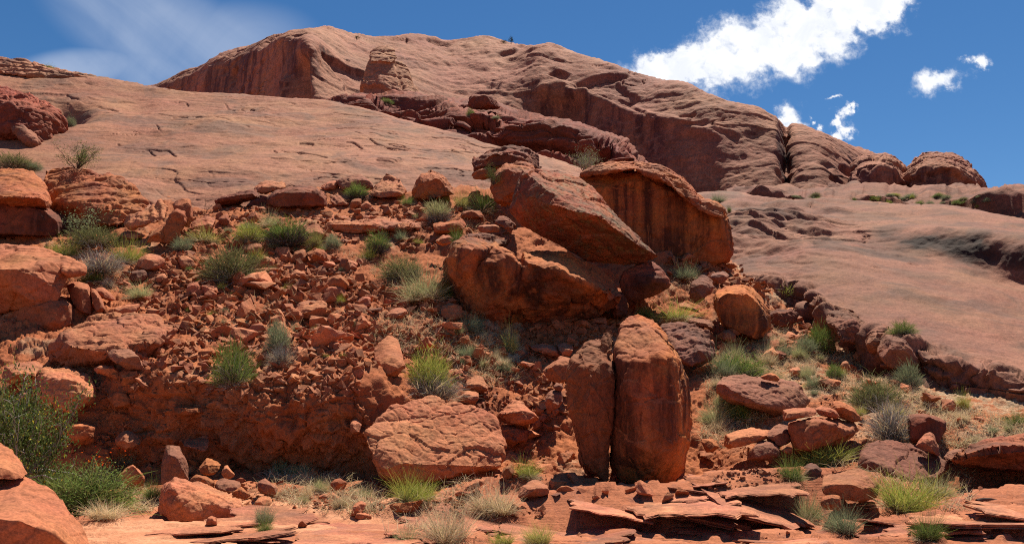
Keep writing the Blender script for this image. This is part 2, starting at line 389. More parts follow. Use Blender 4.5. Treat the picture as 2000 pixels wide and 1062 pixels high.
# ground: red dirt on the slope, pale sandstone at the foot, driven by painted zones of the sheet
def ground_mat():
    m = bpy.data.materials.new('red_dirt_and_ledge'); m.use_nodes = True; T = m.node_tree; T.nodes.clear(); B = NB(T)
    geo = B.n('ShaderNodeNewGeometry'); P = geo.outputs['Position']
    at_ = B.n('ShaderNodeAttribute', attribute_name='zone')      # r: ledge rock, g: pale slickrock, b: litter of dry stems
    zr, zg, zb = B.n('ShaderNodeSeparateColor').outputs[:3] if False else (None, None, None)
    sp = B.n('ShaderNodeSeparateColor'); T.links.new(at_.outputs['Color'], sp.inputs[0]); zr, zg, zb = sp.outputs[0], sp.outputs[1], sp.outputs[2]
    big = B.noise(P, 0.5, 6.0, 0.6, 0.4); mid = B.noise(P, 3.0, 7.0, 0.62, 0.4); fin = B.noise(P, 22.0, 6.0, 0.7)
    dirt = B.mix(B.ss(big, 0.35, 0.65), (0.38, 0.125, 0.050), (0.29, 0.088, 0.037))
    dirt = B.mix(B.m('MULTIPLY', B.ss(mid, 0.5, 0.68), 0.5), dirt, (0.23, 0.075, 0.04))
    lit = B.mix(B.ss(fin, 0.35, 0.65), (0.30, 0.18, 0.10), (0.42, 0.29, 0.185))
    dirt = B.mix(B.m('MULTIPLY', zb, B.ss(mid, 0.36, 0.58)), dirt, lit)
    led = B.mix(B.ss(big, 0.35, 0.65), (0.40, 0.145, 0.072), (0.30, 0.10, 0.05))
    led = B.mix(B.m('MULTIPLY', B.ss(mid, 0.52, 0.66), 0.55), led, (0.20, 0.085, 0.06))
    pal = B.mix(B.ss(mid, 0.35, 0.65), (0.52, 0.25, 0.14), (0.44, 0.185, 0.098))
    pal = B.mix(B.m('MULTIPLY', B.ss(big, 0.56, 0.64), 0.5), pal, (0.30, 0.15, 0.13))
    col = B.mix(zr, dirt, led); col = B.mix(zg, col, pal)
    hv = B.n('ShaderNodeHueSaturation'); B.put(hv.inputs['Color'], col)
    B.put(hv.inputs['Value'], B.ss(fin, 0.2, 0.8, 0.72, 1.25))
    lines = B.noise(B.comb(0.0, B.m('MULTIPLY', B.sep(P)[1], 0.05), B.m('ADD', B.sep(P)[2], B.m('MULTIPLY', big, 0.16))), 26.0, 4.0, 0.7)
    h = B.m('ADD', B.m('MULTIPLY', mid, 0.7), B.m('MULTIPLY', fin, 0.4))
    h = B.m('ADD', h, B.m('MULTIPLY', B.m('MULTIPLY', lines, zr), 0.5))
    bp = B.n('ShaderNodeBump'); bp.inputs['Strength'].default_value = 0.6; bp.inputs['Distance'].default_value = 0.09; B.put(bp.inputs['Height'], h)
    sh = B.n('ShaderNodeBsdfPrincipled'); sh.inputs['Roughness'].default_value = 0.93
    try: sh.inputs['Specular IOR Level'].default_value = 0.12
    except Exception: pass
    B.put(sh.inputs['Base Color'], hv.outputs['Color']); B.put(sh.inputs['Normal'], bp.outputs['Normal'])
    out = B.n('ShaderNodeOutputMaterial'); T.links.new(sh.outputs[0], out.inputs['Surface'])
    return m
M['ground'] = ground_mat()
def plain_mat(name, col, rough=0.95):
    m = bpy.data.materials.new(name); m.use_nodes = True; T = m.node_tree; B = NB(T)
    sh = T.nodes['Principled BSDF']; sh.inputs['Roughness'].default_value = rough
    geo = B.n('ShaderNodeNewGeometry'); n = B.noise(geo.outputs['Position'], 0.2, 6, 0.6)
    B.put(sh.inputs['Base Color'], B.mix(n, col, tuple(c * 0.7 for c in col)))
    return m
# ------------------------------------------------------------------ terrain
# far plain, one sheet to the horizon
V = np.array([[-9000, -4000, -1.2], [9000, -4000, -1.2], [9000, 12000, -1.2], [-9000, 12000, -1.2]], float)
put('ground', mesh_np('ground', V, np.array([[0, 1, 2, 3]]), plain_mat('desert_plain', (0.36, 0.14, 0.07))), kind='structure')

# talus slope, dirt bank and the rock floor at its foot
GK = [-600, -200, 0, 150, 260, 400, 560, 690, 760, 900, 1050, 1200, 1350, 1500, 1700, 1900, 2200, 2700]
GR = [
 (('z', -0.35), 1.5), (('z', -0.2), 5.0), (('z', -0.04), 8.6),
 ([1050]*18, 10.0),
 ([1012]*7 + [1010, 1012, 1014, 1012, 1005, 1000, 998, 990, 984, 975, 970], 12.0),
 ([985, 985, 985, 984, 983, 985, 985, 985, 985, 985, 982, 976, 970, 960, 955, 962, 960, 955], 14.0),
 ([960, 960, 955, 950, 944, 938, 940, 946, 958, 962, 966, 960, 940, 920, 905, 932, 930, 920], 15.6),
 ([900, 895, 890, 880, 895, 905, 920, 926, 925, 938, 950, 940, 905, 880, 866, 880, 880, 875], [16.3]*4 + [16.7, 16.95, 17.05, 17.0, 16.7] + [16.4]*9),
 ([800, 795, 790, 778, 800, 815, 835, 840, 860, 895, 915, 905, 870, 848, 838, 842, 835, 830], [17.2, 17.2, 17.2, 17.1, 16.7, 16.4, 16.3, 16.35, 16.75] + [17.3]*9),
 ([760, 755, 752, 742, 748, 752, 752, 745, 780, 850, 880, 870, 845, 825, 818, 815, 805, 800], [17.9, 17.9, 17.9, 17.8, 16.9, 16.55, 16.45, 16.5, 17.2] + [18.3]*9),
 ([722, 718, 715, 708, 706, 700, 698, 700, 725, 775, 815, 820, 808, 797, 796, 798, 792, 788], [18.9]*4 + [18.4, 18.2, 18.1, 18.3, 18.8] + [19.5]*9),
 ([640, 640, 640, 634, 632, 634, 640, 648, 660, 690, 725, 735, 745, 752, 765, 774, 772, 770], 21.3),
 ([560, 560, 560, 556, 552, 552, 556, 560, 570, 590, 640, 665, 685, 705, 730, 755, 756, 755], 24.2),
 ([490, 490, 490, 484, 478, 478, 480, 486, 490, 500, 560, 588, 598, 634, 690, 735, 740, 740], 27.6),
 ([440, 440, 438, 430, 424, 422, 418, 414, 416, 425, 470, 508, 524, 578, 662, 713, 725, 730], 31.0),
 ([405, 405, 403, 398, 392, 388, 382, 376, 374, 378, 420, 464, 492, 545, 632, 698, 715, 720], 34.0),
 ([392, 392, 390, 388, 384, 380, 374, 368, 364, 366, 400, 450, 490, 540, 625, 690, 708, 715], 38.0),
 ([400, 400, 400, 398, 396, 392, 388, 384, 380, 382, 410, 455, 492, 540, 625, 690, 708, 715], 44.0),
]
gs = Surf(GK, GR, step=2.0, seg_max=75)
P = gs.P; D = P[..., 1]
slope = sstep(D, 15.2, 17.5)                                  # 0 on the rock floor, 1 on the slope
PXg, PYg = pix(P)
# rock floor: thin ledges that run across
q = P * np.array([0.22, 0.55, 1.0])
hgt = fbm(q * 1.0 + 3.1, 3) * 0.34 + 0.012 * P[..., 0] * sstep(P[..., 0], -1, 3) + fbm(P * 2.6 + 9, 3) * 0.05
stp = 0.06
f = hgt / stp; fi = np.floor(f); hh = (fi + sstep(f - fi, 0.78, 1.0)) * stp 
lay = hh + fbm(P * 7.0, 3) * 0.010
left = sstep(PXg, 900, 700)
lay = lay * (1 - 0.45 * left)
# loose dirt and small clods on the slope
w1, w2, wi = worley(P * 2.3 + fbm(P * 1.5, 2)[..., None] * 0.3)
clod = np.clip(0.55 - w1, 0, 1) * 0.09 + wi * 0.035 + fbm(P * 2.2, 4, ridge=True) * .04
v1, v2, vi = worley(P * 6.5)
clod2 = np.clip(0.5 - v1, 0, 1) * 0.07 + vi * 0.025
lumpy = fbm(P * 0.55 + 5, 4) * 0.22
zone_smooth = sstep(PXg, 1380, 1480) * slope                # gentler on the grassy side
d = slope * (lumpy + (clod * (1 - .5 * zone_smooth) + clod2) * (1 + 0.6 * sstep(PYg, 760, 640) * sstep(PYg, 470, 560)) + fbm(P * 9, 3) * 0.02) + (1 - slope) * lay
# the dirt bank: broken, gullied face
bank = sstep(PXg, 150, 260) * sstep(PXg, 760, 700) * sstep(PYg, 745, 775) * sstep(PYg, 935, 905)
b1, b2, bi = worley(P * np.array([0.9, 0.9, 1.5]))
d = d * (1 - 0.35 * bank) + bank * ((fbm(P * np.array([1.0, 1.0, 0.6]) * 1.1, 4, ridge=True) - .8) * 0.20 + bi * 0.10 - 0.03 * np.exp(-((b2 - b1) / .05) ** 2) + worley(P * 2.6)[2] * .06 + layers(P[..., 2] * 3.2 + .5 * P[..., 0] + fbm(P * .9, 3) * 1.2, .15, 4) * .09 + (fbm(P * 3.2, 4, ridge=True) - .9) * 0.05 + fbm(P * 7, 4) * 0.04)
hsx = sstep(PXg, 260, 330) * sstep(PXg, 215, 260)
gs.displace(np.where(slope[..., None] > 2, 0, d[..., None])[..., 0])
go = gs.build('talus_slope', M['ground'], kind='structure')
# zones for the material
rockz = (1 - sstep(D, 14.3, 15.6)); palez = rockz * sstep(PXg, 980, 720) * sstep(fbm(P * np.array([.5, 1.2, 1]) + 2, 3), -0.6, 0.1)
gn = fbm(P * 0.7 + 21, 4)
litz = slope * np.clip(sstep(PXg, 1390, 1500) * 0.85 * sstep(gn, -0.7, 0.3) + 0.75 * sstep(PXg, 850, 900) * sstep(PXg, 1060, 1000) * sstep(PYg, 600, 630) * sstep(PYg, 760, 720)
      + 0.5 * sstep(gn, 0.35, 0.8) + 0.8 * sstep(PXg, 540, 600) * sstep(PXg, 760, 700) * sstep(PYg, 925, 945), 0, 1)
ca = go.data.color_attributes.new('zone', 'FLOAT_COLOR', 'POINT')
zc = np.ones((rockz.size, 4), np.float32); zc[:, 0] = rockz.ravel(); zc[:, 1] = palez.ravel(); zc[:, 2] = litz.ravel()
ca.data.foreach_set('color', zc.ravel())

# the long tan slickrock slope behind the talus
LK = np.array([-500, -200, 0, 100, 200, 260, 330, 450, 560, 650, 750, 850, 950, 1050, 1110, 1200, 1330], float)
cr = np.array([20, 70, 116, 136, 150, 160, 170, 185, 198, 206, 225, 252, 285, 312, 333, 372, 420], float)
bs = np.array([450, 445, 440, 438, 436, 434, 432, 428, 424, 418, 408, 402, 405, 425, 440, 460, 490], float)
Db = np.array([31, 31, 31, 31, 31.5, 31.5, 32, 32, 32.5, 33, 33.5, 33.5, 34, 35, 36, 37, 38], float)
Dc = np.array([60, 60, 60, 59, 58, 58, 57, 57, 56, 55, 53, 51, 49, 48, 47, 45, 43], float)
rows = []
for fr in (0, .3, .55, .78, .92, 1.0):
    rows.append((bs + (cr - bs) * fr ** 0.97, Db + (Dc - Db) * fr ** 1.35))
rows.append((cr + 6, Dc + 5)); rows.append((cr + 45, Dc + 16)); rows.append((cr + 130, Dc + 30))
ls = Surf(LK, rows, step=1.6, seg_max=150, step_r=0.9)
P = ls.P
u = P @ np.array([0.10, 0.5, 1.0])
d = fbm(P * 0.07 + 4, 3) * 0.6 + fbm(P * np.array([.45, .45, .9]) + 2, 4) * 0.07
L = layers(u * 0.8 + fbm(P * 0.16, 3) * 2.2, 0.1, 3) * 0.07 * sstep(fbm(P * 0.12 + 8, 3), 0.0, 0.6)
d = d + L + fbm(P * 2.2, 4) * 0.022
# long exfoliation cracks
c1 = np.abs(fbm(P * np.array([0.16, 0.35, 0.6]) + 31, 4)); cm = sstep(fbm(P * 0.2 + 17, 2), 0.05, 0.5)
d = d - 0.12 * np.exp(-(c1 / 0.016) ** 2) * cm
c2 = fbm(P * np.array([0.3, 0.4, 0.9]) + 51, 4)
d = d + 0.05 * sstep(c2, 0.2, 0.24) * (sstep(fbm(P * 0.3 + 77, 2), 0.0, 0.4))
PXl, PYl = pix(P)
# open cracks and small scarps, each a short broken line
rc = random.Random(8)
LINES = [[(338, 238), (366, 239)], [(383, 240), (420, 244), (446, 252), (487, 259)], [(440, 206), (446, 220), (459, 229)], [(275, 249), (300, 250), (316, 268)], [(555, 309), (600, 317), (640, 324)], [(585, 290), (612, 293)], [(735, 328), (770, 331), (798, 314)],
         [(60, 145), (140, 158), (205, 170)], [(130, 186), (175, 199)], [(95, 205), (150, 212), (175, 218)], [(215, 150), (260, 160), (330, 172)], [(690, 262), (735, 290), (790, 305)], [(880, 300), (930, 318)], [(180, 205), (230, 215)], [(230, 290), (330, 305), (345, 316)], [(470, 225), (512, 232)]]
for _ in range(16):
    x = rc.uniform(150, 1000); y0 = np.interp(x, LK, cr); y1 = np.interp(x, LK, bs); y = y0 + (y1 - y0) * rc.uniform(.08, .9); l = rc.uniform(10, 42)
    LINES.append([(x, y), (x + l * .5, y + rc.uniform(-2, 6)), (x + l, y + l * rc.uniform(-.05, .45))])
PXl, PYl = pix(P); wob = fbm(P * np.array([.9, .25, .25]) + 3, 3) * 2.4
for ln in LINES:
    xs = [p[0] for p in ln]; ys = [p[1] for p in ln]
    jj = np.nonzero((ls.cols > min(xs) - 8) & (ls.cols < max(xs) + 8))[0]
    if len(jj) == 0: continue
    a, b = jj[0], jj[-1] + 1; X = PXl[:, a:b]; Y = PYl[:, a:b] + wob[:, a:b]; best = np.full(X.shape, 1e9); sgn = np.zeros(X.shape)
    for (x1, y1), (x2, y2) in zip(ln[:-1], ln[1:]):
        L2 = (x2 - x1) ** 2 + (y2 - y1) ** 2; tt_ = np.clip(((X - x1) * (x2 - x1) + (Y - y1) * (y2 - y1)) / L2, 0, 1)
        dd = np.hypot(X - x1 - tt_ * (x2 - x1), Y - y1 - tt_ * (y2 - y1)); sg = Y - y1 - tt_ * (y2 - y1)
        sgn = np.where(dd < best, sg, sgn); best = np.minimum(best, dd)
    d[:, a:b] += (-0.12 * np.exp(-(best / 1.15) ** 2) + 0.02 * np.exp(-(best / 6.0) ** 2) * (sgn < 0)) * sstep(fbm(P[:, a:b] * .5 + 12, 2), -.5, .1)
# hollow on the far left
hol = np.exp(-(((PXl - 120) / 50) ** 2 + ((PYl - 222) / 20) ** 2)); d = d - hol * 1.5
ls.displace(d)
ls.build('slickrock_hill', M['slab'], kind='structure')

# grey slickrock slope on the other side
RK = [1230, 1320, 1400, 1480, 1550, 1630, 1700, 1780, 1850, 1920, 2000, 2150, 2400]
RR = [
 ([650, 630, 612, 610, 618, 698, 742, 765, 782, 786, 790, 800, 815], [35, 34, 33, 31.3, 30.7, 26.5, 24.3, 22.1, 21, 20.5, 20, 19.2, 18.5]),
 ([600, 585, 570, 560, 566, 622, 660, 690, 708, 724, 745, 770, 790], [35.3, 34.3, 33.3, 31.6, 31, 26.8, 24.5, 22.3, 21.2, 20.7, 20.1, 19.3, 18.6]),
 ([590, 575, 556, 545, 545, 590, 625, 650, 672, 695, 720, 745, 765], [36, 35.2, 34.3, 32.5, 32, 28.2, 26.0, 24.2, 23, 22.2, 21.4, 20.3, 19.4]),
 ([540, 530, 510, 500, 498, 515, 540, 565, 588, 612, 640, 680, 710], [39, 38.5, 37.6, 36.5, 35.4, 33, 31.2, 29.8, 28.7, 27.5, 26.3, 24, 22.5]),
 ([480, 468, 455, 450, 456, 475, 490, 500, 508, 528, 556, 600, 640], [42.5, 42, 41.2, 40.6, 39.8, 38.7, 37.9, 37.3, 36.3, 35.0, 33.5, 29.9, 27.3]),
 ([440, 430, 420, 418, 423, 436, 445, 452, 458, 466, 480, 505, 540], [46.5, 46, 45.3, 44.7, 44, 43, 41.5, 39.2, 37.6, 36.0, 34.2, 30.5, 28]),
 ([405, 395, 388, 392, 400, 410, 418, 426, 432, 440, 452, 475, 510], [50.5, 50, 49.4, 48.8, 48.2, 47, 45.8, 44, 42.4, 41, 39.4, 36, 33.5]),
 ([396, 384, 377, 384, 392, 399, 404, 409, 415, 422, 434, 460, 492], [54, 53.5, 53, 52.5, 52, 51, 50, 48.5, 47, 46, 44.5, 41, 38.5]),
 ([402, 390, 384, 390, 398, 405, 410, 415, 421, 429, 442, 468, 500], [58, 58, 57.5, 57, 56, 55, 54, 53, 52, 51, 49, 45, 42]),
 ([450, 440, 434, 440, 448, 455, 460, 465, 471, 479, 492, 518, 550], [70, 70, 69, 68, 67, 66, 65, 64, 63, 62, 60, 56, 52]),
]
rs = Surf(RK, RR, step=2.0, seg_max=80)
P = rs.P; PXr, PYr = pix(P)
u = P @ np.array([0.34, 0.45, 1.0])
d = fbm(P * 0.08 + 14, 3) * 0.45 + fbm(P * np.array([.5, .5, .5]) + 22, 4) * 0.05
tong = np.exp(-(((PXr - 1500) / 190) ** 2 + ((PYr - 450) / 62) ** 2))
L = layers(u * 0.85 + fbm(P * 0.2 + 3, 3) * 1.3, 0.22, 9)
d = d + L * (0.015 + 0.30 * tong) + fbm(P * 2.4, 4) * 0.024 + tong * fbm(P * np.array([.35, .6, 1.6]) + 5, 4) * .35
c1 = np.abs(fbm(P * np.array([0.22, 0.3, 0.6]) + 61, 4)); cm = sstep(fbm(P * 0.2 + 47, 2), 0.1, 0.5)
d = d - 0.14 * np.exp(-(c1 / 0.024) ** 2) * cm
edge = sstep(rs.t, 2.2, 1.2)[:, None] * np.ones_like(d)
e1, e2, ei = worley(P * np.array([.75, .75, 1.1]) + fbm(P * .8, 2)[..., None] * .25)
d = d + edge * (fbm(P * 0.9 + 2, 4) * 0.22 + ei * 0.34 * sstep(e2 - e1, 0.0, .22) - 0.25 * np.exp(-((e2 - e1) / .06) ** 2) + worley(P * 2.2)[2] * .08)
face = np.exp(-(((rs.t - 4.6) / 0.7) ** 2))[:, None] * sstep(PXr, 1700, 1820)
d = d + face * (fbm(P * np.array([.8, .8, .35]), 3) * 0.10 + fbm(P * 1.6, 3) * .05)
rs.displace(d)
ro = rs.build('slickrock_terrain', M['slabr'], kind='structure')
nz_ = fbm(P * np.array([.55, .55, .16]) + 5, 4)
st = sstep(PXr, 1640, 1800) * np.exp(-((PYr - np.interp(PXr, [1600, 1700, 1800, 1900, 2000, 2200], [450, 462, 480, 496, 512, 540])) / np.interp(PXr, [1600, 1800, 2000], [14, 25, 32])) ** 2)  # dark band: desert varnish plus the steep face's shade, both painted as colour
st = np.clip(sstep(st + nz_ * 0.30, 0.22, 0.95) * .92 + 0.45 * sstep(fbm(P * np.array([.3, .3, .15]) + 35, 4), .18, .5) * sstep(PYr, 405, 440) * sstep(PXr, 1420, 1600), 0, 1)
ca = ro.data.color_attributes.new('stain_shade', 'FLOAT_COLOR', 'POINT'); zc = np.ones((st.size, 4), np.float32); zc[:, :3] = st.ravel()[:, None]; ca.data.foreach_set('color', zc.ravel())

# ------------------------------------------------------------------ the mesa
MK = np.array([240, 290, 322, 360, 400, 430, 470, 520, 570, 605, 640, 690, 725, 760, 820, 880, 940, 1000, 1060, 1100, 1130, 1160, 1200, 1250, 1300, 1340, 1380, 1420, 1470, 1510, 1536, 1548, 1570, 1600, 1650, 1700, 1760, 1830, 1900], float)
def kn(*a): 
    xs = np.array(a[0::2], float); ys = np.array(a[1::2], float); return np.interp(MK, xs, ys)
top = kn(240, 190, 290, 172, 322, 159, 360, 143, 400, 128, 430, 108, 470, 92, 520, 75, 570, 63, 605, 59, 640, 57, 690, 71, 725, 79, 740, 71, 760, 74, 790, 76, 820, 65, 880, 75, 940, 73, 1000, 85, 1060, 89, 1130, 110, 1200, 131, 1250, 149, 1300, 158, 1340, 162, 1380, 180, 1420, 200, 1470, 213, 1510, 233, 1536, 249, 1548, 244, 1600, 256, 1650, 275, 1700, 300, 1760, 330, 1830, 370, 1900, 400)
brow = kn(240, 196, 322, 168, 400, 140, 430, 122, 470, 106, 520, 92, 570, 80, 605, 86, 640, 96, 690, 120, 760, 120, 820, 130, 940, 150, 1000, 158, 1040, 168, 1075, 166, 1110, 170, 1150, 186, 1200, 214, 1250, 232, 1320, 250, 1400, 272, 1450, 270, 1510, 270, 1536, 280, 1548, 275, 1600, 290, 1650, 310, 1700, 335, 1760, 360, 1900, 420)
base = kn(240, 230, 322, 230, 450, 240, 600, 250, 700, 245, 820, 250, 1000, 300, 1100, 320, 1230, 345, 1300, 376, 1350, 382, 1500, 392, 1600, 396, 1700, 400, 1900, 430)
Dw = kn(240, 290, 322, 255, 400, 228, 470, 204, 520, 187, 570, 170, 600, 160, 640, 156, 700, 158, 820, 163, 940, 168, 1000, 172, 1040, 178, 1070, 181, 1130, 178, 1250, 170, 1330, 163, 1420, 155, 1500, 150, 1530, 152, 1540, 164, 1550, 152, 1600, 148, 1650, 152, 1700, 158, 1760, 170, 1900, 190)
lean = kn(240, 9, 540, 10, 580, 8, 605, 9, 640, 22, 760, 32, 900, 36, 1000, 22, 1040, 7, 1300, 5, 1400, 7, 1450, 13, 1530, 15, 1548, 15, 1650, 17, 1900, 22)
crest = kn(240, 10, 570, 16, 605, 22, 640, 26, 760, 32, 900, 34, 1000, 28, 1060, 20, 1200, 17, 1340, 12, 1500, 7, 1600, 9, 1900, 12)
mrows = [(base + 40, Dw - 2.5), (base, Dw), (base * .5 + brow * .5, Dw + lean * .45), (brow, Dw + lean), (brow * .6 + top * .4, Dw + lean + crest * .30), (brow * .22 + top * .78, Dw + lean + crest * .66), (top, Dw + lean + crest),
         (top + 4, Dw + lean + crest + 14), (top + 40, Dw + lean + crest + 50), (top + 140, Dw + lean + crest + 90)]
ms = Surf(MK, mrows, step=1.6, seg_max=90, seg_min=8)
P = ms.P; PXm, PYm = pix(P)
wallm = sstep(PXm, 1035, 1075) * sstep(PXm, 1540, 1380) * sstep(ms.t, 3.4, 2.9)[:, None]
steep = sstep(ms.N[..., 2], .55, .3)
d = fbm(P * 0.02 + 3, 3) * 1.6 * (1 - .75 * wallm) + fbm(P * 0.09 + 7, 4) * 0.34 * (1 - .7 * wallm)
u = P @ np.array([0.16, 0.2, 1.0])
L = layers(u * 0.16 + fbm(P * 0.03, 3) * 1.6, 0.14, 21)
d = d + L * 0.32 * (1 - .8 * wallm) * (1 - .6 * sstep(PXm, 1350, 1430)) + layers(u * 0.5 + fbm(P * 0.06 + 4, 3) * 2.0, 0.2, 33) * 0.16 * (1 - .6 * wallm) + fbm(P * 0.4, 4) * 0.2 - 0.7 * np.exp(-(np.abs(fbm(P * np.array([.05, .05, .10]) + 15, 4)) / .02) ** 2) * sstep(fbm(P * .03 + 55, 2), .05, .4) * (1 - wallm)
# hollows and alcoves weathered into the faces
h = fbm(P * np.array([.05, .05, .07]) + 91, 3); d = d - 1.3 * sstep(h, .42, .66) * (1 - wallm)
flute = fbm(P * np.array([0.16, 0.16, 0.012]) + 41, 3)
d = d + wallm * flute * 0.7
# the arched alcove in the wall and the long brow above it
arch = np.exp(-(((PXm - 1085) / 55) ** 4 + ((PYm - 225) / 48) ** 4)); d = d - arch * 4.5
brw = np.exp(-((ms.t[:, None] - 3.15) / 0.28) ** 2) * sstep(PXm, 1080, 1150) * sstep(PXm, 1440, 1380); d = d + brw * 1.3
# the dark chimney at the nose of the left face
ch = np.exp(-(((PXm - 590) / 11) ** 2)) * sstep(PYm, 95, 150); d = d - ch * 5.0
ch2 = np.exp(-(((PXm - 565) / 9) ** 2)) * sstep(PYm, 140, 165); d = d + ch2 * 2.5
ms.displace(d)
ms.build('mesa_hill', M['mesa'], kind='structure')
# pale dome far away
V = []; 
fk = np.array([1900, 1950, 1985, 2010, 2060, 2140, 2300], float)
fs = Surf(fk, [([430]*7, 300), ([410, 400, 388, 378, 362, 352, 350], 305), ([404, 396, 382, 372, 354, 345, 345], 330), ([420]*7, 400)], step=2)
fs.displace(fbm(fs.P * 0.05, 4) * 1.5); fs.build('far_hill', M['mesa'], kind='structure')
# scrubby bench below the buttes and the dark ledge at its end
bk = np.array([1420, 1480, 1550, 1650, 1750, 1850, 1930, 2000, 2150, 2400], float)
bt = Surf(bk, [([430, 430, 430, 440, 450, 455, 470, 480, 490, 500], 92), ([398, 396, 402, 408, 416, 416, 412, 402, 400, 400], [112, 112, 110, 108, 106, 104, 101, 98, 96, 94]),
               ([392, 388, 392, 398, 405, 405, 395, 388, 385, 385], [117, 117, 115, 113, 111, 109, 106, 103, 100, 98]),
               ([384, 378, 376, 380, 384, 386, 386, 383, 380, 380], [140, 142, 142, 140, 138, 135, 128, 118, 112, 108]),
               ([382, 374, 366, 364, 368, 376, 388, 390, 388, 388], [152, 155, 155, 152, 150, 150, 150, 140, 130, 124]), ([430]*10, [190]*10)], step=2)
P = bt.P
bt.displace(layers(P[..., 2] * 0.7 + fbm(P * 0.06, 3) * 1.2, 0.12, 5) * 1.5 + fbm(P * 0.12 + 6, 4) * 1.5 + fbm(P * .6, 3) * .25)
bt.build('bench_terrain', M['bench'], kind='structure')
# stepped red ledges between the slickrock and the mesa
kk = np.array([600, 660, 700, 760, 830, 900, 960, 1010, 1060, 1110, 1150, 1180, 1210, 1240, 1300], float)
tops = np.array([214, 200, 188, 190, 198, 204, 210, 232, 237, 246, 254, 262, 284, 316, 352], float)
mids = np.array([222, 214, 206, 215, 232, 236, 240, 250, 256, 266, 274, 286, 304, 332, 362], float)
bots = np.array([240, 236, 236, 248, 272, 292, 312, 326, 342, 356, 368, 380, 392, 404, 420], float)
dk = np.array([82, 82, 80, 78, 75, 72, 70, 68, 66, 65, 64, 63, 62, 62, 62], float)
ks = Surf(kk, [(bots + 40, dk - 6), (bots, dk), (mids * .35 + bots * .65, dk + 1.2), (mids * .4 + bots * .6, dk + 3.4), (mids, dk + 4.6), (mids - 2, dk + 10), (tops + (mids - tops) * .2, dk + 11.5), (tops, dk + 16), (tops + 6, dk + 28), (tops + 60, dk + 40)], step=1.6, seg_min=10)
P = ks.P
d = layers(P[..., 2] * 0.95 + 0.10 * P[..., 0] + fbm(P * 0.08 + 3, 3) * 1.2, 0.13, 13) * 1.25 + layers(P[..., 2] * 2.6 + 0.3 * P[..., 0] + fbm(P * 0.12, 3) * 1.5, 0.2, 3) * .3 + fbm(P * 0.16 + 2, 4) * 0.95 + fbm(P * 0.9, 4) * 0.16
w1, w2, wi = worley(P * np.array([.085, .16, .34]) + fbm(P * .2, 2)[..., None] * .3)
d = d * 1.0 + wi * 0.95 - 0.3 * np.exp(-((w2 - w1) / 0.05) ** 2)
ks.displace(d * (1 - .6 * sstep(ks.t, 4.0, 5.6))[:, None])
ks.build('ledge_terrain', M['ledge'], kind='structure')
# ------------------------------------------------------------------ boulders
import bmesh
_tmp = None
def hull_mesh(sets):
    """One mesh holding the convex hulls of several point sets."""
    bm = bmesh.new()
    for pts in sets:
        b2 = bmesh.new()
        for p in pts: b2.verts.new(p)
        r = bmesh.ops.convex_hull(b2, input=b2.verts[:])
        junk = [g for g in r['geom_interior'] if isinstance(g, bmesh.types.BMVert)] + [g for g in r['geom_unused'] if isinstance(g, bmesh.types.BMVert)]
        bmesh.ops.delete(b2, geom=list(set(junk)), context='VERTS')
        me = bpy.data.meshes.new('hull'); b2.to_mesh(me); b2.free(); bm.from_mesh(me); bpy.data.meshes.remove(me)
    bmesh.ops.recalc_face_normals(bm, faces=bm.faces[:])
    me = bpy.data.meshes.new('hull'); bm.to_mesh(me); bm.free(); return me
def voxel(me, size):
    """Fuse the hulls into one skin of small even faces."""
    o = bpy.data.objects.new('hull', me); COL.objects.link(o)
    md = o.modifiers.new('remesh', 'REMESH'); md.mode = 'VOXEL'; md.voxel_size = size
    dg = bpy.context.evaluated_depsgraph_get(); ev = o.evaluated_get(dg)
    m2 = bpy.data.meshes.new_from_object(ev, depsgraph=dg)
    bpy.data.objects.remove(o); bpy.data.meshes.remove(me); return m2
def co_no(me):
    n = len(me.vertices); c = np.empty(n * 3, np.float32); me.vertices.foreach_get('co', c)
    k = np.empty(n * 3, np.float32); me.vertex_normals.foreach_get('vector', k)
    return c.reshape(-1, 3).astype(float), k.reshape(-1, 3).astype(float)
def weather(me, size, strata=0.0, bed=(0.1, 0.15, 1.0), thick=0.25, rough=1.0, seed=0.0, crack=0.5, pit=0.0):
    C, N = co_no(me); s = size; Q = C + seed * 3.7
    d = fbm(Q / s * 1.3, 4) * 0.045 * s * rough + fbm(Q / s * 5.5, 4) * 0.014 * s * rough
    f1, f2, ci = worley(Q / s * 2.1 + fbm(Q / s * 1.6, 2)[:, None] * 0.35)
    d = d + ci * 0.028 * s * rough - crack * 0.035 * s * np.exp(-((f2 - f1) / 0.045) ** 2) * sstep(fbm(Q / s * 0.9 + 40, 2), 0.1, 0.5)
    g1, g2, gi = worley(Q / s * 6.3)
    d = d + gi * 0.010 * s * rough - 0.012 * s * rough * np.exp(-((g2 - g1) / 0.06) ** 2)
    d = d + (fbm(Q / s * 9.0 + 3, 4, ridge=True) - 0.9) * 0.008 * s * rough
    if strata:
        b = np.array(bed, float); t = Q @ (b / np.linalg.norm(b)) / thick + fbm(Q / s * 0.9 + 5, 3) * 0.55
        d = d + layers(t, 0.2, 3) * strata * thick * 0.5 + layers(t * 2.7 + 9, 0.3, 8) * strata * thick * 0.16
    d = d + fbm(Q * 9.0, 3) * 0.006 * min(1.5, s)
    C = C + N * d[:, None]
    me.vertices.foreach_set('co', C.astype(np.float32).ravel()); me.update()
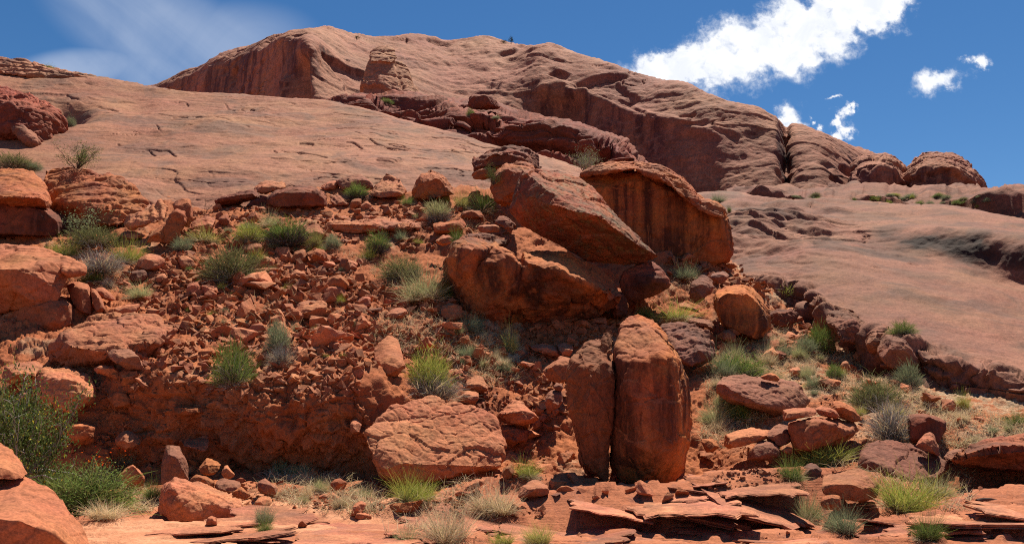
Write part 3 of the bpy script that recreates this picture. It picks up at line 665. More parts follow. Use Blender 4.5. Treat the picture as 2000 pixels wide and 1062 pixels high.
def plane_off(C, rng, n, lo=0.02, hi=0.11):
    """Break a rounded lump into flat facets: press everything beyond a set of random planes back onto them."""
    C = C.copy(); c0 = C.mean(0); X = C - c0
    for _ in range(n):
        k = rng.normal(size=3); k[1] *= 1.3; k /= np.linalg.norm(k)
        dd = X @ k; mx = dd.max(); c = mx * (1 - rng.uniform(lo, hi))
        over = np.maximum(dd - c, 0); X -= over[:, None] * k
    return X + c0
def pts2(txt): return np.array([[float(v) for v in p.split(',')] for p in txt.split()], float)
def ground_D(px, py, surf=None):
    h = (surf or gs).hit(px, py)
    return 20.0 if h is None else float(h[0][1])
_seed = [0]
ROCKS = []
def finish_rock(name, cat, label, sets, D, mat, strata, bed, thick, rough, crack, group, vox=1.35, smooth_shade=True):
    _seed[0] += 1
    allp = np.concatenate(sets); ext = allp.max(0) - allp.min(0); size = float(np.sort(ext)[1])
    pxm = D / 819.0
    vs = max(pxm * (min(vox, 1.0) if cat == 'rock' else vox), ext.max() / 160.0)
    org = np.array([allp[:, 0].mean(), allp[:, 1].mean(), allp[:, 2].min()])
    me = voxel(hull_mesh([s - org for s in sets]), vs)
    me.name = name
    C0, _n = co_no(me); C0 = plane_off(C0, np.random.RandomState(_seed[0] + 100), 0 if rough < 0.5 else (24 if cat == 'rock' else 16), 0.01, (0.2 if cat == 'rock' else 0.12) * min(1.3, rough + 0.3))
    me.vertices.foreach_set('co', C0.astype(np.float32).ravel()); me.update()
    weather(me, min(size, 3.2), strata, bed, thick, rough * (.6 if cat == 'rock' else 1), _seed[0], crack)
    me.materials.clear(); me.materials.append(M[mat])
    me.polygons.foreach_set('use_smooth', np.full(len(me.polygons), smooth_shade)); me.update()
    o = put(name, me, label=label, cat=cat, group=group, loc=org)
    ROCKS.append(o); return o
def rock(name, label, outline, t=None, brow=0.28, under=0.12, lean=0.25, D=None, dD=0.0, mat='red', strata=0.0, bed=(0.1, 0.15, 1.0), thick=None,
         rough=1.0, crack=0.5, group=None, cat=None, surf=None, inset=0.86, extra=None, vox=1.35, base=None, topback=0.35):
    """A boulder whose silhouette is OUTLINE (picture points) at its own distance D; t is its depth in metres, brow the share of its height taken by the sloping top, under the undercut at its foot."""
    q = pts2(outline); x, y = q[:, 0], q[:, 1]; y0, y1 = y.min(), y.max(); cx = (x.min() + x.max()) / 2
    if D is None: D = ground_D(base if base is not None else cx, y1 - 2, surf) + dD
    Wm = (x.max() - x.min()) / FOC * D; Hm = (y1 - y0) / FOC * D
    if t is None: t = 0.8 * min(Wm, 1.6 * Hm)
    h = (y1 - y) / max(y1 - y0, 1)
    ce = np.array([cx, (y0 + y1) / 2])
    tb = topback * t * np.clip((h - 0.55) / 0.45, 0, 1)
    mid = at(x, y, D + t * 0.12 + lean * (h - 0.3) * Hm + tb)
    hf = under + np.clip(h, 0, 1) * (1 - brow - under)
    xf = cx + (x - cx) * inset; yf = y1 - hf * (y1 - y0)
    fr = at(xf, yf, D - t * 0.38 + lean * (hf - 0.3) * Hm + 0.25 * t * (np.abs(x - cx) / max((x.max() - x.min()) / 2, 1)) ** 2)
    xb = ce[0] + (x - ce[0]) * 0.72; yb = ce[1] + (y - ce[1]) * 0.8
    bk = at(xb, yb, D + t * 0.62 + lean * (h - 0.3) * Hm * 0.6)
    sets = [np.concatenate([mid, fr, bk])]
    if extra is not None:
        for e in extra: sets.append(np.array([at(a, b, D + c) for a, b, c in e]).reshape(-1, 3))
    return finish_rock(name, cat or ('boulder' if max(Wm, Hm) > 1.2 else 'rock'), label, sets, D, mat, strata, bed, thick or max(0.06, 0.16 * Hm), rough, crack, group, vox)
def carved(name, label, D, hulls, back=2.0, shrink=0.8, mat='red', strata=0.0, bed=(0.1, 0.15, 1.0), thick=0.3, rough=1.0, crack=0.5, cat='boulder', group=None, vox=1.35, down=0.0):
    """A boulder from one or more facetted blocks: each block lists (px, py, offset in depth); the hidden back is closed behind them."""
    sets = []
    for hp in hulls:
        b = back
        if isinstance(hp, tuple): hp, b = hp
        a = np.array(hp, float); f = at(a[:, 0], a[:, 1], D + a[:, 2])
        c = a[:, :2].mean(0); bp = c + (a[:, :2] - c) * shrink
        k = at(bp[:, 0], bp[:, 1] + down, D + a[:, 2] * 0.5 + b)
        sets.append(np.concatenate([f, k]))
    return finish_rock(name, cat, label, sets, D, mat, strata, bed, thick, rough, crack, group, vox)

# --- the split standing boulder at the foot of the slope
carved('boulder', 'tall rounded half of the split standing boulder, streaked orange face with flat weathered top', 15.1, [
  [(1212, 632, 1.0), (1228, 618, 1.2), (1250, 611, 1.3), (1278, 618, 1.3), (1291, 641, 1.1), (1205, 664, .75), (1209, 700, .1), (1220, 708, -.05), (1259, 710, -.22), (1282, 697, -.1), (1306, 704, -.12), (1329, 712, .2),
   (1318, 675, .75), (1340, 699, .65), (1353, 735, .72), (1358, 790, .78), (1357, 830, .78), (1351, 872, .75), (1334, 922, .7), (1306, 946, .6), (1269, 953, .5), (1243, 950, .45), (1217, 940, .4), (1195, 908, .35), (1195, 880, .25), (1203, 850, .15), (1205, 740, .12),
   (1240, 790, -.38), (1275, 800, -.5), (1310, 800, -.36), (1245, 870, -.34), (1275, 880, -.42), (1310, 880, -.26), (1338, 840, .1), (1270, 920, -.1), (1338, 770, .12)]], back=1.9, mat='streaked', rough=0.49, crack=0.6, vox=1.0, strata=0.10, bed=(1.0, .25, .12), thick=.42)
carved('boulder', 'narrow slab-sided half of the split standing boulder, tapering to its foot', 15.0, [
  [(1122, 680, .85), (1150, 660, 1.1), (1172, 655, 1.2), (1196, 690, .8), (1204, 702, .55), (1117, 697, .55), (1107, 728, .35), (1102, 758, .3), (1103, 800, .3), (1109, 822, .3), (1121, 856, .35), (1132, 896, .35), (1135, 928, .3), (1150, 957, .3), (1176, 960, .25), (1190, 957, .25), (1191, 895, .1),
   (1202, 812, .1), (1205, 720, .1), (1153, 712, -.12), (1187, 710, -.05), (1128, 715, .1), (1150, 790, -.25), (1158, 880, -.12), (1125, 770, .05)],
  ([(1171, 664, .75), (1178, 647, .85), (1192, 641, .9), (1203, 642, .9), (1202, 690, .5), (1190, 696, .4), (1176, 690, .5)], .5),
  ([(1131, 690, .4), (1148, 674, .6), (1170, 690, .5), (1186, 706, .1), (1160, 712, .0), (1140, 705, .1)], .6)], back=1.6, mat='streaked2', rough=0.6, crack=0.6, vox=1.1, strata=0.10, bed=(1.0, .3, .25), thick=.35)
# --- the great tilted block and the broken boulder beneath it
carved('boulder', 'great tilted block with grey lichened top, leaning over the broken boulder', 25.1, [
  [(1017, 332, .9), (1040, 331, 1.1), (1069, 334, 1.5), (1090, 336, 1.7), (1110, 342, 1.8), (1139, 356, 1.6), (1168, 380, 1.2), (1200, 418, .8), (1245, 457, .6), (1274, 483, .6), (1290, 501, .7),
   (1026, 345, .1), (1038, 351, -.3), (1056, 373, -.9), (1087, 396, -1.35), (1126, 411, -1.45), (1178, 422, -1.25), (1206, 452, -.85), (1246, 478, -.25),
   (1010, 345, .6), (1006, 380, .55), (994, 400, .8), (993, 415, .95), (1008, 434, 1.1), (1038, 453, 1.15), (1069, 469, 1.2), (1131, 499, 1.35), (1184, 520, 1.4), (1233, 520, 1.25), (1278, 511, .9)]], back=2.0, shrink=.78, mat='lichen', rough=0.6, crack=0.35, vox=1.15)
carved('boulder', 'wide broken boulder in three lumps, dark streaked front hollowed under the tilted block', 23.0, [
  ([(883, 478, .4), (893, 465, .8), (908, 453, 1.2), (933, 449, 1.6), (962, 459, 1.6), (1000, 468, 1.7), (958, 484, .1), (938, 492, -.35), (912, 486, -.25), (896, 500, -.1), (925, 530, -.1), (902, 590, .6), (874, 564, .7), (856, 541, .8), (862, 512, .5)], 2.5),
  ([(958, 484, .2), (966, 478, .8), (985, 484, .7), (1003, 498, .3), (1015, 518, -.1), (1018, 572, .1), (998, 500, -.25), (990, 540, -.4), (1000, 602, .4), (1002, 640, 1.1), (978, 644, 1.0), (933, 632, .8), (911, 616, .7), (889, 586, .6), (918, 570, .0), (940, 524, -.3)], 2.5),
  ([(1019, 490, .7), (1035, 485, 1.4), (1070, 486, 2.2), (1111, 498, 2.4), (1162, 526, 2.2), (1200, 548, 1.6), (1224, 582, 1.4), (1213, 608, 1.6), (1179, 622, 1.7), (1111, 616, 1.7), (1040, 636, 1.5), (1000, 643, 1.3), (1012, 600, .7), (1019, 545, -.1), (1030, 512, -.4), (1062, 521, -.55), (1104, 527, -.5), (1108, 541, -.45), (1160, 562, .2), (1198, 572, .7)], 3.0),
  ([(1019, 500, .2), (1022, 560, .2), (1040, 600, .6), (1010, 606, .6), (1014, 540, .1)], 1.5)],
  mat='darkstreak', rough=0.75, crack=1.0, vox=1.05)
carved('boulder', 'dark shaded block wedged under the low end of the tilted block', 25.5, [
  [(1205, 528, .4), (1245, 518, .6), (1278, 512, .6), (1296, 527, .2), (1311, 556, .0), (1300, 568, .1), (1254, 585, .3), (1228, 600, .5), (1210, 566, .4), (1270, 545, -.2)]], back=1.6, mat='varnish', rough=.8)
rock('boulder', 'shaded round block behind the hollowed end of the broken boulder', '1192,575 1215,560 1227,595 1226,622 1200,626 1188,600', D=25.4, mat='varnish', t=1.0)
# --- the big red boulders above
carved('boulder', 'largest red boulder on the crest, arched rim over a sheer streaked orange face', 31.0, [
  [(1129, 343, .9), (1150, 327, 1.6), (1183, 320, 2.1), (1215, 317, 2.3), (1246, 317, 2.3), (1282, 326, 2.1), (1308, 336, 1.8), (1334, 353, 1.4), (1366, 391, .9), (1397, 398, .9), (1418, 412, .8), (1428, 440, .8), (1429, 480, .8), (1424, 512, .8), (1350, 520, .3), (1278, 520, .1), (1200, 515, .1), (1136, 500, .6), (1130, 420, .7),
   (1150, 352, .2), (1200, 342, .1), (1245, 342, .0), (1285, 360, -.1), (1320, 396, -.15), (1370, 418, -.05), (1408, 430, .1)]],
  back=3.0, shrink=.92, mat='streaked', rough=0.6, crack=0.6, strata=0.1, thick=.5, vox=1.15)
carved('boulder', 'thin arched rim of rock capping the sheer streaked orange face', 30.7, [
  ([(1132, 342, .9), (1155, 326, .9), (1190, 319, .9), (1246, 316, .7), (1243, 330, -.2), (1200, 331, -.15), (1160, 340, .1)], 1.8),
  ([(1243, 316, .7), (1285, 326, .5), (1312, 339, .3), (1318, 366, -.4), (1285, 345, -.4), (1243, 331, -.2)], 1.8),
  ([(1308, 338, .3), (1336, 353, .2), (1368, 391, .1), (1364, 406, -.4), (1340, 394, -.45), (1314, 366, -.4)], 1.6),
  ([(1362, 390, .3), (1398, 397, .3), (1420, 412, .4), (1424, 424, .2), (1404, 424, -.1), (1362, 408, -.3)], 1.4)],
  shrink=.9, mat='red', rough=0.8, crack=0.6, strata=0.5, thick=.25, vox=1.1)
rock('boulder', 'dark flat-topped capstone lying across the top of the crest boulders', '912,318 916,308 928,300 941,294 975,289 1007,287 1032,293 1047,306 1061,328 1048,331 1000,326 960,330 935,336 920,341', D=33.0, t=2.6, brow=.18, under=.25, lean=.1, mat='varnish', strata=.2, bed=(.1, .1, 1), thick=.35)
rock('boulder', 'rounded red boulder propping the dark capstone, beside the tilted block', '972,331 984,319 1003,314 1038,319 1048,331 1030,345 1020,390 1000,404 974,397 961,374 958,362', D=30.3, t=2.0, brow=.15, under=.05, lean=.1, mat='red')
rock('rock', 'low layered rock under the near edge of the capstone', '918,341 935,328 955,322 973,325 970,345 945,352 925,350', D=32.4, t=1.2, mat='red', strata=.4, lean=.3)
rock('boulder', 'dome-shaped red boulder standing alone at the top of the talus', '809,367 819,344 841,331 862,337 881,357 893,378 862,385 827,396 808,387', t=1.8, brow=.22, under=.03, lean=.15, mat='red', strata=.12)
rock('boulder', 'pale sloping boulder beside the lone dome-shaped one', '717,377 735,355 756,338 783,347 792,375 773,385 742,387', t=1.5, brow=.7, under=.06, lean=.9, mat='orange')
rock('rock', 'dark rough rock behind the pale sloping boulder', '652,352 685,342 705,340 725,350 728,368 700,372 668,372', t=1.2, lean=.3, mat='brown', surf=None)
rock('rock', 'flat tan rock at the edge of the slickrock, above the striped block', '624,366 640,356 655,351 667,358 662,368 640,373', t=.9, lean=.6, mat='orange')
rock('boulder', 'long flat slab with an undercut lip in the middle of the slope', '562,433 580,421 607,412 649,406 690,407 731,410 800,421 836,433 837,446 812,453 800,450 731,457 696,468 669,464 640,456', t=3.4, brow=.55, under=.3, lean=.5, mat='orange', strata=.35, bed=(.1, .2, 1), thick=.16, dD=1.0, topback=.8)
rock('boulder', 'dark-faced slab with a pale top edge, propped on rubble under the slickrock', '516,388 533,371 556,363 582,359 604,362 624,367 642,384 644,404 607,407 545,408 516,402', t=1.9, brow=.16, under=.06, lean=-.1, mat='varnish', rough=.7)
rock('rock', 'thin dark slab jutting out over loose stones, farthest along the upper band', '417,393 436,386 456,381 478,373 499,369 513,375 511,388 480,394 445,396 416,404', t=1.4, brow=.2, under=.3, lean=-.1, mat='varnish', strata=.3)
rock('rock', 'thin pale slab lying flat behind the dark-faced slab', '495,370 510,355 530,353 556,356 560,362 535,370 510,378', t=1.4, lean=.8, mat='orange', brow=.5, D=32.6)
rock('rock', 'tan block with sloping ribbed face beside the dark-faced slab', '642,379 653,373 668,381 686,392 680,402 662,403 647,404', t=.8, brow=.6, lean=.6, mat='orange', strata=.3, bed=(1, .2, .6))
rock('rock', 'small red notched stone below the ribbed tan block', '680,402 686,390 700,386 707,385 707,396 698,408 684,409', t=.5, mat='red')
rock('rock', 'pale stone resting beside the notched red stone', '701,404 709,395 718,390 727,402 722,409 706,409', t=.5, mat='orange')
# --- upper corner
rock('boulder', 'rounded overhanging outcrop with smooth top and deep shaded hollow below', '-70,325 0,327 41,330 64,336 78,350 89,361 100,378 110,396 100,410 60,402 27,396 0,400 -60,405', D=28.2, t=3.2, brow=.72, under=.3, lean=.7, mat='red', strata=.12, bed=(.35, .1, 1), thick=.4, rough=.6)
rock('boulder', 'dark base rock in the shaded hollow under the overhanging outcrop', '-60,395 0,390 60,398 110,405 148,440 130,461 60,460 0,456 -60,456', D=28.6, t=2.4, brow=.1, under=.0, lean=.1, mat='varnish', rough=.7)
rock('boulder', 'layered dome of thin curved beds behind the leafy stalk bush', '77,341 104,330 145,325 186,330 215,343 259,363 280,379 292,399 268,420 242,441 197,447 145,440 122,412 100,375', D=30.0, t=3.4, brow=.62, under=.06, lean=.3, mat='red', strata=.36, bed=(-.42, .25, 1), thick=.30, rough=1.0)
rock('rock', 'pale ribbed slab leaning against the upright slabs', '240,441 253,425 290,404 323,386 333,401 310,420 288,438 262,448 248,449', D=27.8, t=.8, brow=.55, under=.1, lean=.5, mat='orange', strata=.5, bed=(1, .1, .5), thick=.16)
rock('rock', 'broad upright slab leaning back, tallest of the upright slabs', '335,397 346,389 357,385 373,388 375,405 379,424 370,445 352,440 345,420', D=27.6, t=.9, brow=.12, under=.0, lean=.1, mat='red')
rock('rock', 'narrow tilted slab, middle one of the upright slabs', '325,430 336,408 345,404 362,412 364,440 350,468 325,475 312,474', D=27.1, t=.6, brow=.12, under=.0, lean=.1, mat='red', strata=.4, bed=(1, .2, -.45), thick=.2)
rock('rock', 'low fallen slab, nearest of the upright slabs', '284,475 290,462 316,441 324,440 322,474', D=26.9, t=.6, lean=.2, mat='red')
rock('rock', 'thin flat slab under the pale ribbed slab', '230,459 245,449 270,452 288,462 260,468 236,466', t=1.0, lean=.6, mat='orange', brow=.5)
rock('rock', 'orange faceted rock at the end of the upright slabs', '366,449 380,432 396,420 408,417 424,432 425,445 410,452 385,460', t=.9, mat='orange', lean=.5, brow=.5)
# --- big smooth boulder at the edge and its neighbours
carved('boulder', 'big smooth overhanging boulder with a beak-like tip, bright top and dark belly', 21.0, [
  [(-120, 490, 1.6), (-60, 482, 1.8), (0, 481, 1.9), (48, 478, 2.0), (83, 484, 1.9), (122, 501, 1.4), (145, 509, 1.0), (128, 558, .4), (104, 585, .1), (95, 604, .0), (81, 590, -.1), (50, 560, -.55), (27, 525, -.6), (-40, 525, -.5), (-120, 525, -.2),
   (40, 602, .6), (0, 612, .7), (-60, 615, .7), (-120, 610, .8)],
  ([(122, 503, .9), (145, 509, .9), (160, 517, .8), (168, 523, .75), (164, 533, .6), (134, 539, .35), (120, 530, .2)], 1.0)], back=2.6, mat='smooth', rough=.55, crack=.2, vox=1.1)
rock('boulder', 'shaded square block beneath the big smooth overhanging boulder', '20,600 79,590 120,579 145,591 147,631 104,644 21,643', D=21.6, t=2.0, brow=.12, under=.03, lean=.05, mat='smooth', rough=.6)
rock('rock', 'smooth leaning slab, first of the pair beside the square shaded block', '130,556 133,551 155,548 172,554 180,580 184,612 160,612 146,600 143,575', t=.8, brow=.2, under=.0, lean=.2, mat='smooth', rough=.6, D=21.9)
rock('rock', 'smooth leaning slab with a vertical crack, outer one of the pair', '175,559 184,558 193,568 203,590 207,611 190,614 180,585', t=.7, brow=.3, under=.0, lean=.3, mat='smooth', rough=.6, D=21.8)
rock('rock', 'small tan wedge at the end of the pair of smooth slabs', '184,564 200,560 214,575 229,585 215,588 200,580', D=22.6, t=.6, mat='orange')
rock('rock', 'flat tapered slab lying above the big angular boulder', '213,613 218,606 226,599 250,592 278,589 282,596 269,608 240,614 226,618', t=.6, brow=.3, mat='orange', lean=.3)
carved('boulder', 'big angular boulder with a pale sloping upper face, above the dirt bank', 17.7, [
  [(89, 676, .6), (105, 660, .7), (124, 645, 1.0), (166, 629, 1.7), (228, 619, 2.0), (280, 613, 2.1), (320, 622, 1.9), (344, 629, 1.7), (362, 630, 1.6), (344, 650, 1.1), (311, 675, .3), (287, 668, -.25), (240, 676, -.45), (200, 696, -.7), (150, 686, -.4), (133, 678, -.2), (126, 652, .4), (95, 706, .5), (124, 714, .35), (200, 716, .2), (290, 706, .5)],
  ([(205, 690, -.4), (222, 672, -.3), (252, 676, -.3), (264, 690, -.2), (292, 700, .0), (283, 722, .2), (240, 724, .2), (218, 708, .0)], .8)],
  back=1.4, mat='orange', rough=.9, crack=.9, vox=1.1)
rock('rock', 'shaded angular chunk below the pale face of the big angular boulder', '208,690 222,676 250,678 262,692 290,700 280,722 245,722 220,708', D=16.9, t=.7, mat='brown', lean=.4)
rock('boulder', 'squat block with a pale flat top and fluted front edge, above the bank', '62,742 83,716 124,715 150,722 176,737 190,752 190,770 172,793 141,810 112,804 72,778', D=16.5, t=1.4, brow=.26, under=.08, lean=.35, mat='orange', strata=.2)
rock('rock', 'shattered flat rock beside the squat block, lit on top', '0,722 30,705 70,702 86,712 70,735 55,748 20,752 0,745', D=17.1, t=1.2, brow=.5, mat='orange', lean=.5)
rock('rock', 'low tan ledge rock between the shattered rock and the leafy bush', '30,770 60,756 95,762 98,775 60,782 35,785', D=16.6, t=.8, brow=.5, mat='orange', lean=.5)
rock('rock', 'broken dirt-covered rock under the squat block, beside the leafy bush', '118,830 140,820 175,818 192,832 185,858 155,868 125,855', D=16.1, t=.9, mat='red', lean=.5, rough=1.5)
rock('rock', 'tan cracked rock at the edge of the dirt bank', '180,720 195,711 222,714 234,728 225,738 205,735', t=.6, D=17.0, mat='orange', lean=.4)
# --- foreground at the edge
carved('boulder', 'large smooth rounded boulder filling the bottom corner', 8.2, [
  [(-160, 945, .9), (-60, 918, 1.3), (0, 917, 1.4), (22, 916, 1.3), (54, 926, 1.2), (88, 944, 1.0), (117, 967, .8), (146, 998, .5), (163, 1023, .4), (181, 1060, .3), (190, 1110, .2), (180, 1190, .2), (-160, 1190, -.2),
   (-60, 1010, -.35), (40, 1015, -.4), (100, 1040, -.3), (150, 1080, -.1), (60, 1100, -.3), (-100, 1100, -.4)]], back=1.2, mat='smooth', rough=.35, crack=.1, vox=1.2)
rock('boulder', 'smooth round-shouldered boulder behind the one in the bottom corner', '-80,860 -20,856 0,862 21,876 46,902 57,924 40,932 0,932 -80,940', D=9.2, t=1.0, brow=.6, under=0, lean=.4, mat='smooth', rough=.4, crack=.1)
# --- rocks at the foot of the bank
carved('boulder', 'tan wedge-shaped boulder with one shaded end, on the rock floor', 12.6, [
  [(313, 958, .5), (316, 946, .6), (341, 931, .5), (370, 943, .6), (410, 950, .9), (446, 963, .8), (475, 975, .6), (488, 986, .5), (472, 1008, .3), (428, 1017, .1), (343, 1016, -.2), (329, 1020, .1), (309, 1004, .4), (303, 993, .5), (334, 973, -.15), (380, 985, -.1), (430, 985, .1), (337, 940, .1)]],
  back=.8, mat='orange', rough=.8, crack=.6, vox=1.1)
rock('boulder', 'dark upright lump of rock behind the wedge-shaped boulder', '313,955 317,905 325,868 337,859 350,868 353,890 364,905 376,925 368,938 340,944', D=14.5, t=.7, brow=.2, under=.0, lean=.25, mat='brown')
rock('rock', 'square orange block in the pile behind the wedge-shaped boulder', '382,922 390,905 399,892 418,894 435,905 428,918 414,930', D=15.0, t=.5, lean=.4, mat='red', brow=.4)
rock('rock', 'lit slab standing on edge next to the square orange block', '431,924 436,908 444,905 460,926 455,935 440,936', D=14.8, t=.4, lean=.4, mat='orange')
rock('rock', 'wide dark-faced block resting on the wedge-shaped boulder', '368,938 380,924 400,928 420,940 422,952 405,955 385,948', D=14.2, t=.5, lean=.1, mat='red', brow=.2)
rock('rock', 'dark rough slab at the upper end of the wedge-shaped boulder', '420,955 422,934 445,934 472,938 474,952 455,960 440,962', D=14.2, t=.6, lean=.4, mat='brown', brow=.5)
rock('rock', 'leaning red slab with bright lit edge in the rock pile', '448,962 458,956 472,948 492,968 478,976 462,970', D=14.0, t=.4, mat='red', lean=.2)
rock('rock', 'brown weathered chunk standing amid the dry grass', '500,950 504,934 514,930 528,941 544,956 536,966 520,966 504,963', D=14.6, t=.5, lean=.4, mat='brown')
rock('rock', 'pale flat slab below the brown weathered chunk', '493,979 505,970 517,965 534,970 530,983 516,988 498,987', D=14.0, t=.5, lean=.7, mat='orange', brow=.55)
rock('rock', 'thin layered slab lying flat at the tip of the wedge-shaped boulder', '468,1012 480,1001 505,998 518,1001 512,1012 496,1020 476,1021', t=.5, lean=.8, mat='brown', brow=.5, strata=.4)
rock('rock', 'small cube-like stone in front of the wedge-shaped boulder', '399,1026 404,1010 414,1006 425,1010 427,1022 420,1027', t=.25, mat='orange', rough=.8)
rock('stone', 'small dark pyramid-shaped stone alone on the pale rock floor', '580,1031 584,1020 590,1015 602,1025 596,1031', t=.2, lean=0, mat='red', brow=.05, rough=.6)
rock('rock', 'pale cracked slab propped at the foot of the dirt bank', '344,862 354,856 375,852 412,848 408,862 404,880 387,884 360,873', D=16.1, t=.6, lean=.8, mat='orange', brow=.6)
rock('rock', 'square rock with one sunlit side near the orange flowers', '229,929 244,914 259,902 276,920 286,936 277,957 262,957 247,951', D=15.2, t=.5, lean=.1, mat='smooth', brow=.15)
rock('rock', 'low tan stone half buried below the square rock', '240,975 255,964 272,962 280,970 268,978 250,980', t=.5, lean=.7, mat='orange', brow=.6)
rock('rock', 'small rounded stone at the edge of the dry grass below the bank', '690,1012 697,998 708,1002 724,1004 726,1013 705,1015', t=.35, mat='orange')
rock('rock', 'leaning orange stone at the mouth of the hollow under the bank', '683,1006 690,985 705,975 716,983 705,1002 694,1010', t=.35, lean=.3, mat='orange')
rock('rock', 'small broken stones fused together under the bank overhang', '645,945 655,935 668,931 678,942 672,955 655,958', D=14.8, t=.4, mat='red', rough=1.6)
# --- lower middle
carved('boulder', 'large tan boulder with a cracked sunlit face leaning back, at the foot of the slope', 15.3, [
  [(712, 848, .5), (727, 828, .8), (762, 792, 1.35), (811, 780, 1.65), (843, 771, 1.9), (858, 775, 1.9), (896, 790, 1.75), (921, 805, 1.6), (937, 796, 1.75), (967, 806, 1.7), (965, 822, 1.55), (985, 874, 1.1), (977, 910, .65), (944, 915, .45), (892, 923, .1), (836, 928, -.1), (774, 924, -.15), (735, 900, .0),
   (720, 880, .25), (742, 927, .35), (768, 961, .6), (800, 950, .7), (850, 945, .9), (930, 925, .9)]], back=1.0, shrink=.8, mat='orange', rough=.7, crack=.45, vox=1.05, down=14)
rock('boulder', 'flat overhanging rock shelf beside the large tan boulder', '969,806 982,789 995,777 1018,779 1035,800 1055,818 1046,826 1012,830 990,824 972,814', D=18.6, t=1.3, brow=.6, under=.35, lean=.55, mat='orange', strata=.25)
rock('rock', 'shaded crumbly rock under the flat rock shelf', '972,822 1000,826 1030,832 1030,862 1000,872 985,870', D=18.5, t=.8, mat='red', rough=1.6, lean=.3)
rock('rock', 'orange block perched above the large tan boulder', '890,774 900,764 912,762 937,766 937,780 928,793 905,783', t=.7, lean=.1, mat='orange', D=19.1)
rock('rock', 'pale square slab behind the perched orange block', '902,752 905,736 918,730 940,731 954,755 950,765 932,767 912,762', t=.8, lean=.8, mat='orange', brow=.6, D=19.7)
rock('rock', 'orange rock with a bright top, touching the narrow standing half', '1058,721 1070,707 1087,695 1105,699 1118,700 1110,735 1102,749 1075,746', D=19.8, t=.9, brow=.35, lean=.1, mat='smooth')
rock('rock', 'rounded brown rock below the bright-topped rock', '1063,783 1070,762 1082,757 1097,763 1101,792 1085,800 1070,803', D=19.0, t=.6, brow=.4, lean=.2, mat='brown')
rock('stone', 'small dark stone on the rounded brown rock', '1078,755 1085,746 1098,750 1102,758 1095,764 1082,762', D=19.1, t=.3, mat='brown')
rock('rock', 'smooth flat slab with a curved crack, behind the bright-topped rock', '1034,675 1048,670 1064,667 1083,672 1094,690 1090,695 1065,692 1050,687', t=.9, lean=.5, mat='orange', brow=.5, D=22.0)
rock('rock', 'tilted flat stone at the end of the smooth slab', '1084,672 1100,668 1118,674 1123,682 1116,695 1098,695', t=.8, lean=.5, mat='orange', brow=.5, D=22.0)
rock('rock', 'tan flat stone jutting over the small green tuft', '1010,960 1020,945 1045,934 1070,937 1080,955 1065,966 1030,972 1012,970', t=.8, lean=.5, mat='orange', brow=.5)
rock('rock', 'dark undercut flat stone beside the bright green tuft', '750,990 760,982 800,975 830,972 836,985 825,998 790,1003 762,1001', t=.5, lean=.1, mat='red', brow=.2, strata=.3)
rock('rock', 'tilted red slab under the rim of the large tan boulder', '890,965 910,945 945,925 952,930 930,955 905,972', t=.8, lean=.5, mat='orange', strata=.3)
rock('rock', 'upright red rock in the gap below the flat rock shelf', '980,925 985,908 1003,900 1007,915 998,935 985,938', t=.5, mat='red')
# --- around the streaked dome
rock('boulder', 'broad layered rock behind the split standing boulder', '1290,637 1303,628 1321,623 1362,629 1378,640 1394,664 1396,687 1375,703 1352,718 1338,690 1312,668', t=1.8, brow=.6, under=.06, lean=.5, mat='brown', strata=.3, bed=(-.3, .3, 1), D=21.5)
rock('rock', 'flat curved rock between the layered rock and the streaked dome', '1342,622 1358,617 1374,618 1388,625 1396,634 1393,645 1375,640 1355,630', D=25.0, t=1.0, lean=.5, mat='brown', brow=.5, strata=.3)
rock('boulder', 'round dome boulder with dark vertical streaks down its front', '1387,594 1393,568 1417,556 1440,560 1456,552 1474,566 1492,588 1504,620 1508,643 1498,661 1478,667 1446,656 1410,638', t=2.2, brow=.14, under=.06, lean=.0, D=25.4, mat='streaked', rough=.6)
rock('boulder', 'leaning dark rounded rock beside the streaked dome', '1346,583 1351,548 1362,536 1376,531 1389,543 1399,558 1388,573 1370,586 1355,594', D=26.0, t=1.0, brow=.45, under=.1, lean=.4, mat='brown', strata=.3, bed=(.6, .2, 1), thick=.12)
rock('rock', 'curved cap rock resting on the leaning dark rock', '1384,535 1395,529 1409,527 1428,535 1420,545 1404,556 1398,552', D=26.8, t=.9, lean=.4, mat='brown', brow=.4)
rock('rock', 'loose rounded stone at the foot of the streaked dome', '1407,655 1412,645 1425,641 1438,652 1440,668 1425,668 1410,664', D=24.6, t=.5, mat='brown')
rock('rock', 'egg-shaped stone leaning on the front of the streaked dome', '1420,637 1430,631 1443,637 1449,650 1444,658 1434,650', D=24.8, t=.4, mat='brown')
rock('rock', 'thin pale slab standing on edge under the leaning dark rock', '1322,589 1335,590 1350,597 1371,610 1360,610 1340,604', D=26.4, t=.5, mat='orange', lean=.4, brow=.5)
rock('rock', 'flat bright slab in the shade beyond the wedged dark block', '1310,540 1325,537 1350,546 1352,553 1335,557 1312,560', D=29.3, t=.9, mat='brown', lean=.1, brow=.2)
rock('rock', 'dark pitted rock cluster just beyond the streaked dome', '1498,612 1515,600 1545,600 1560,614 1552,634 1520,640 1500,634', t=1.2, mat='varnish', rough=1.5, D=28.0)
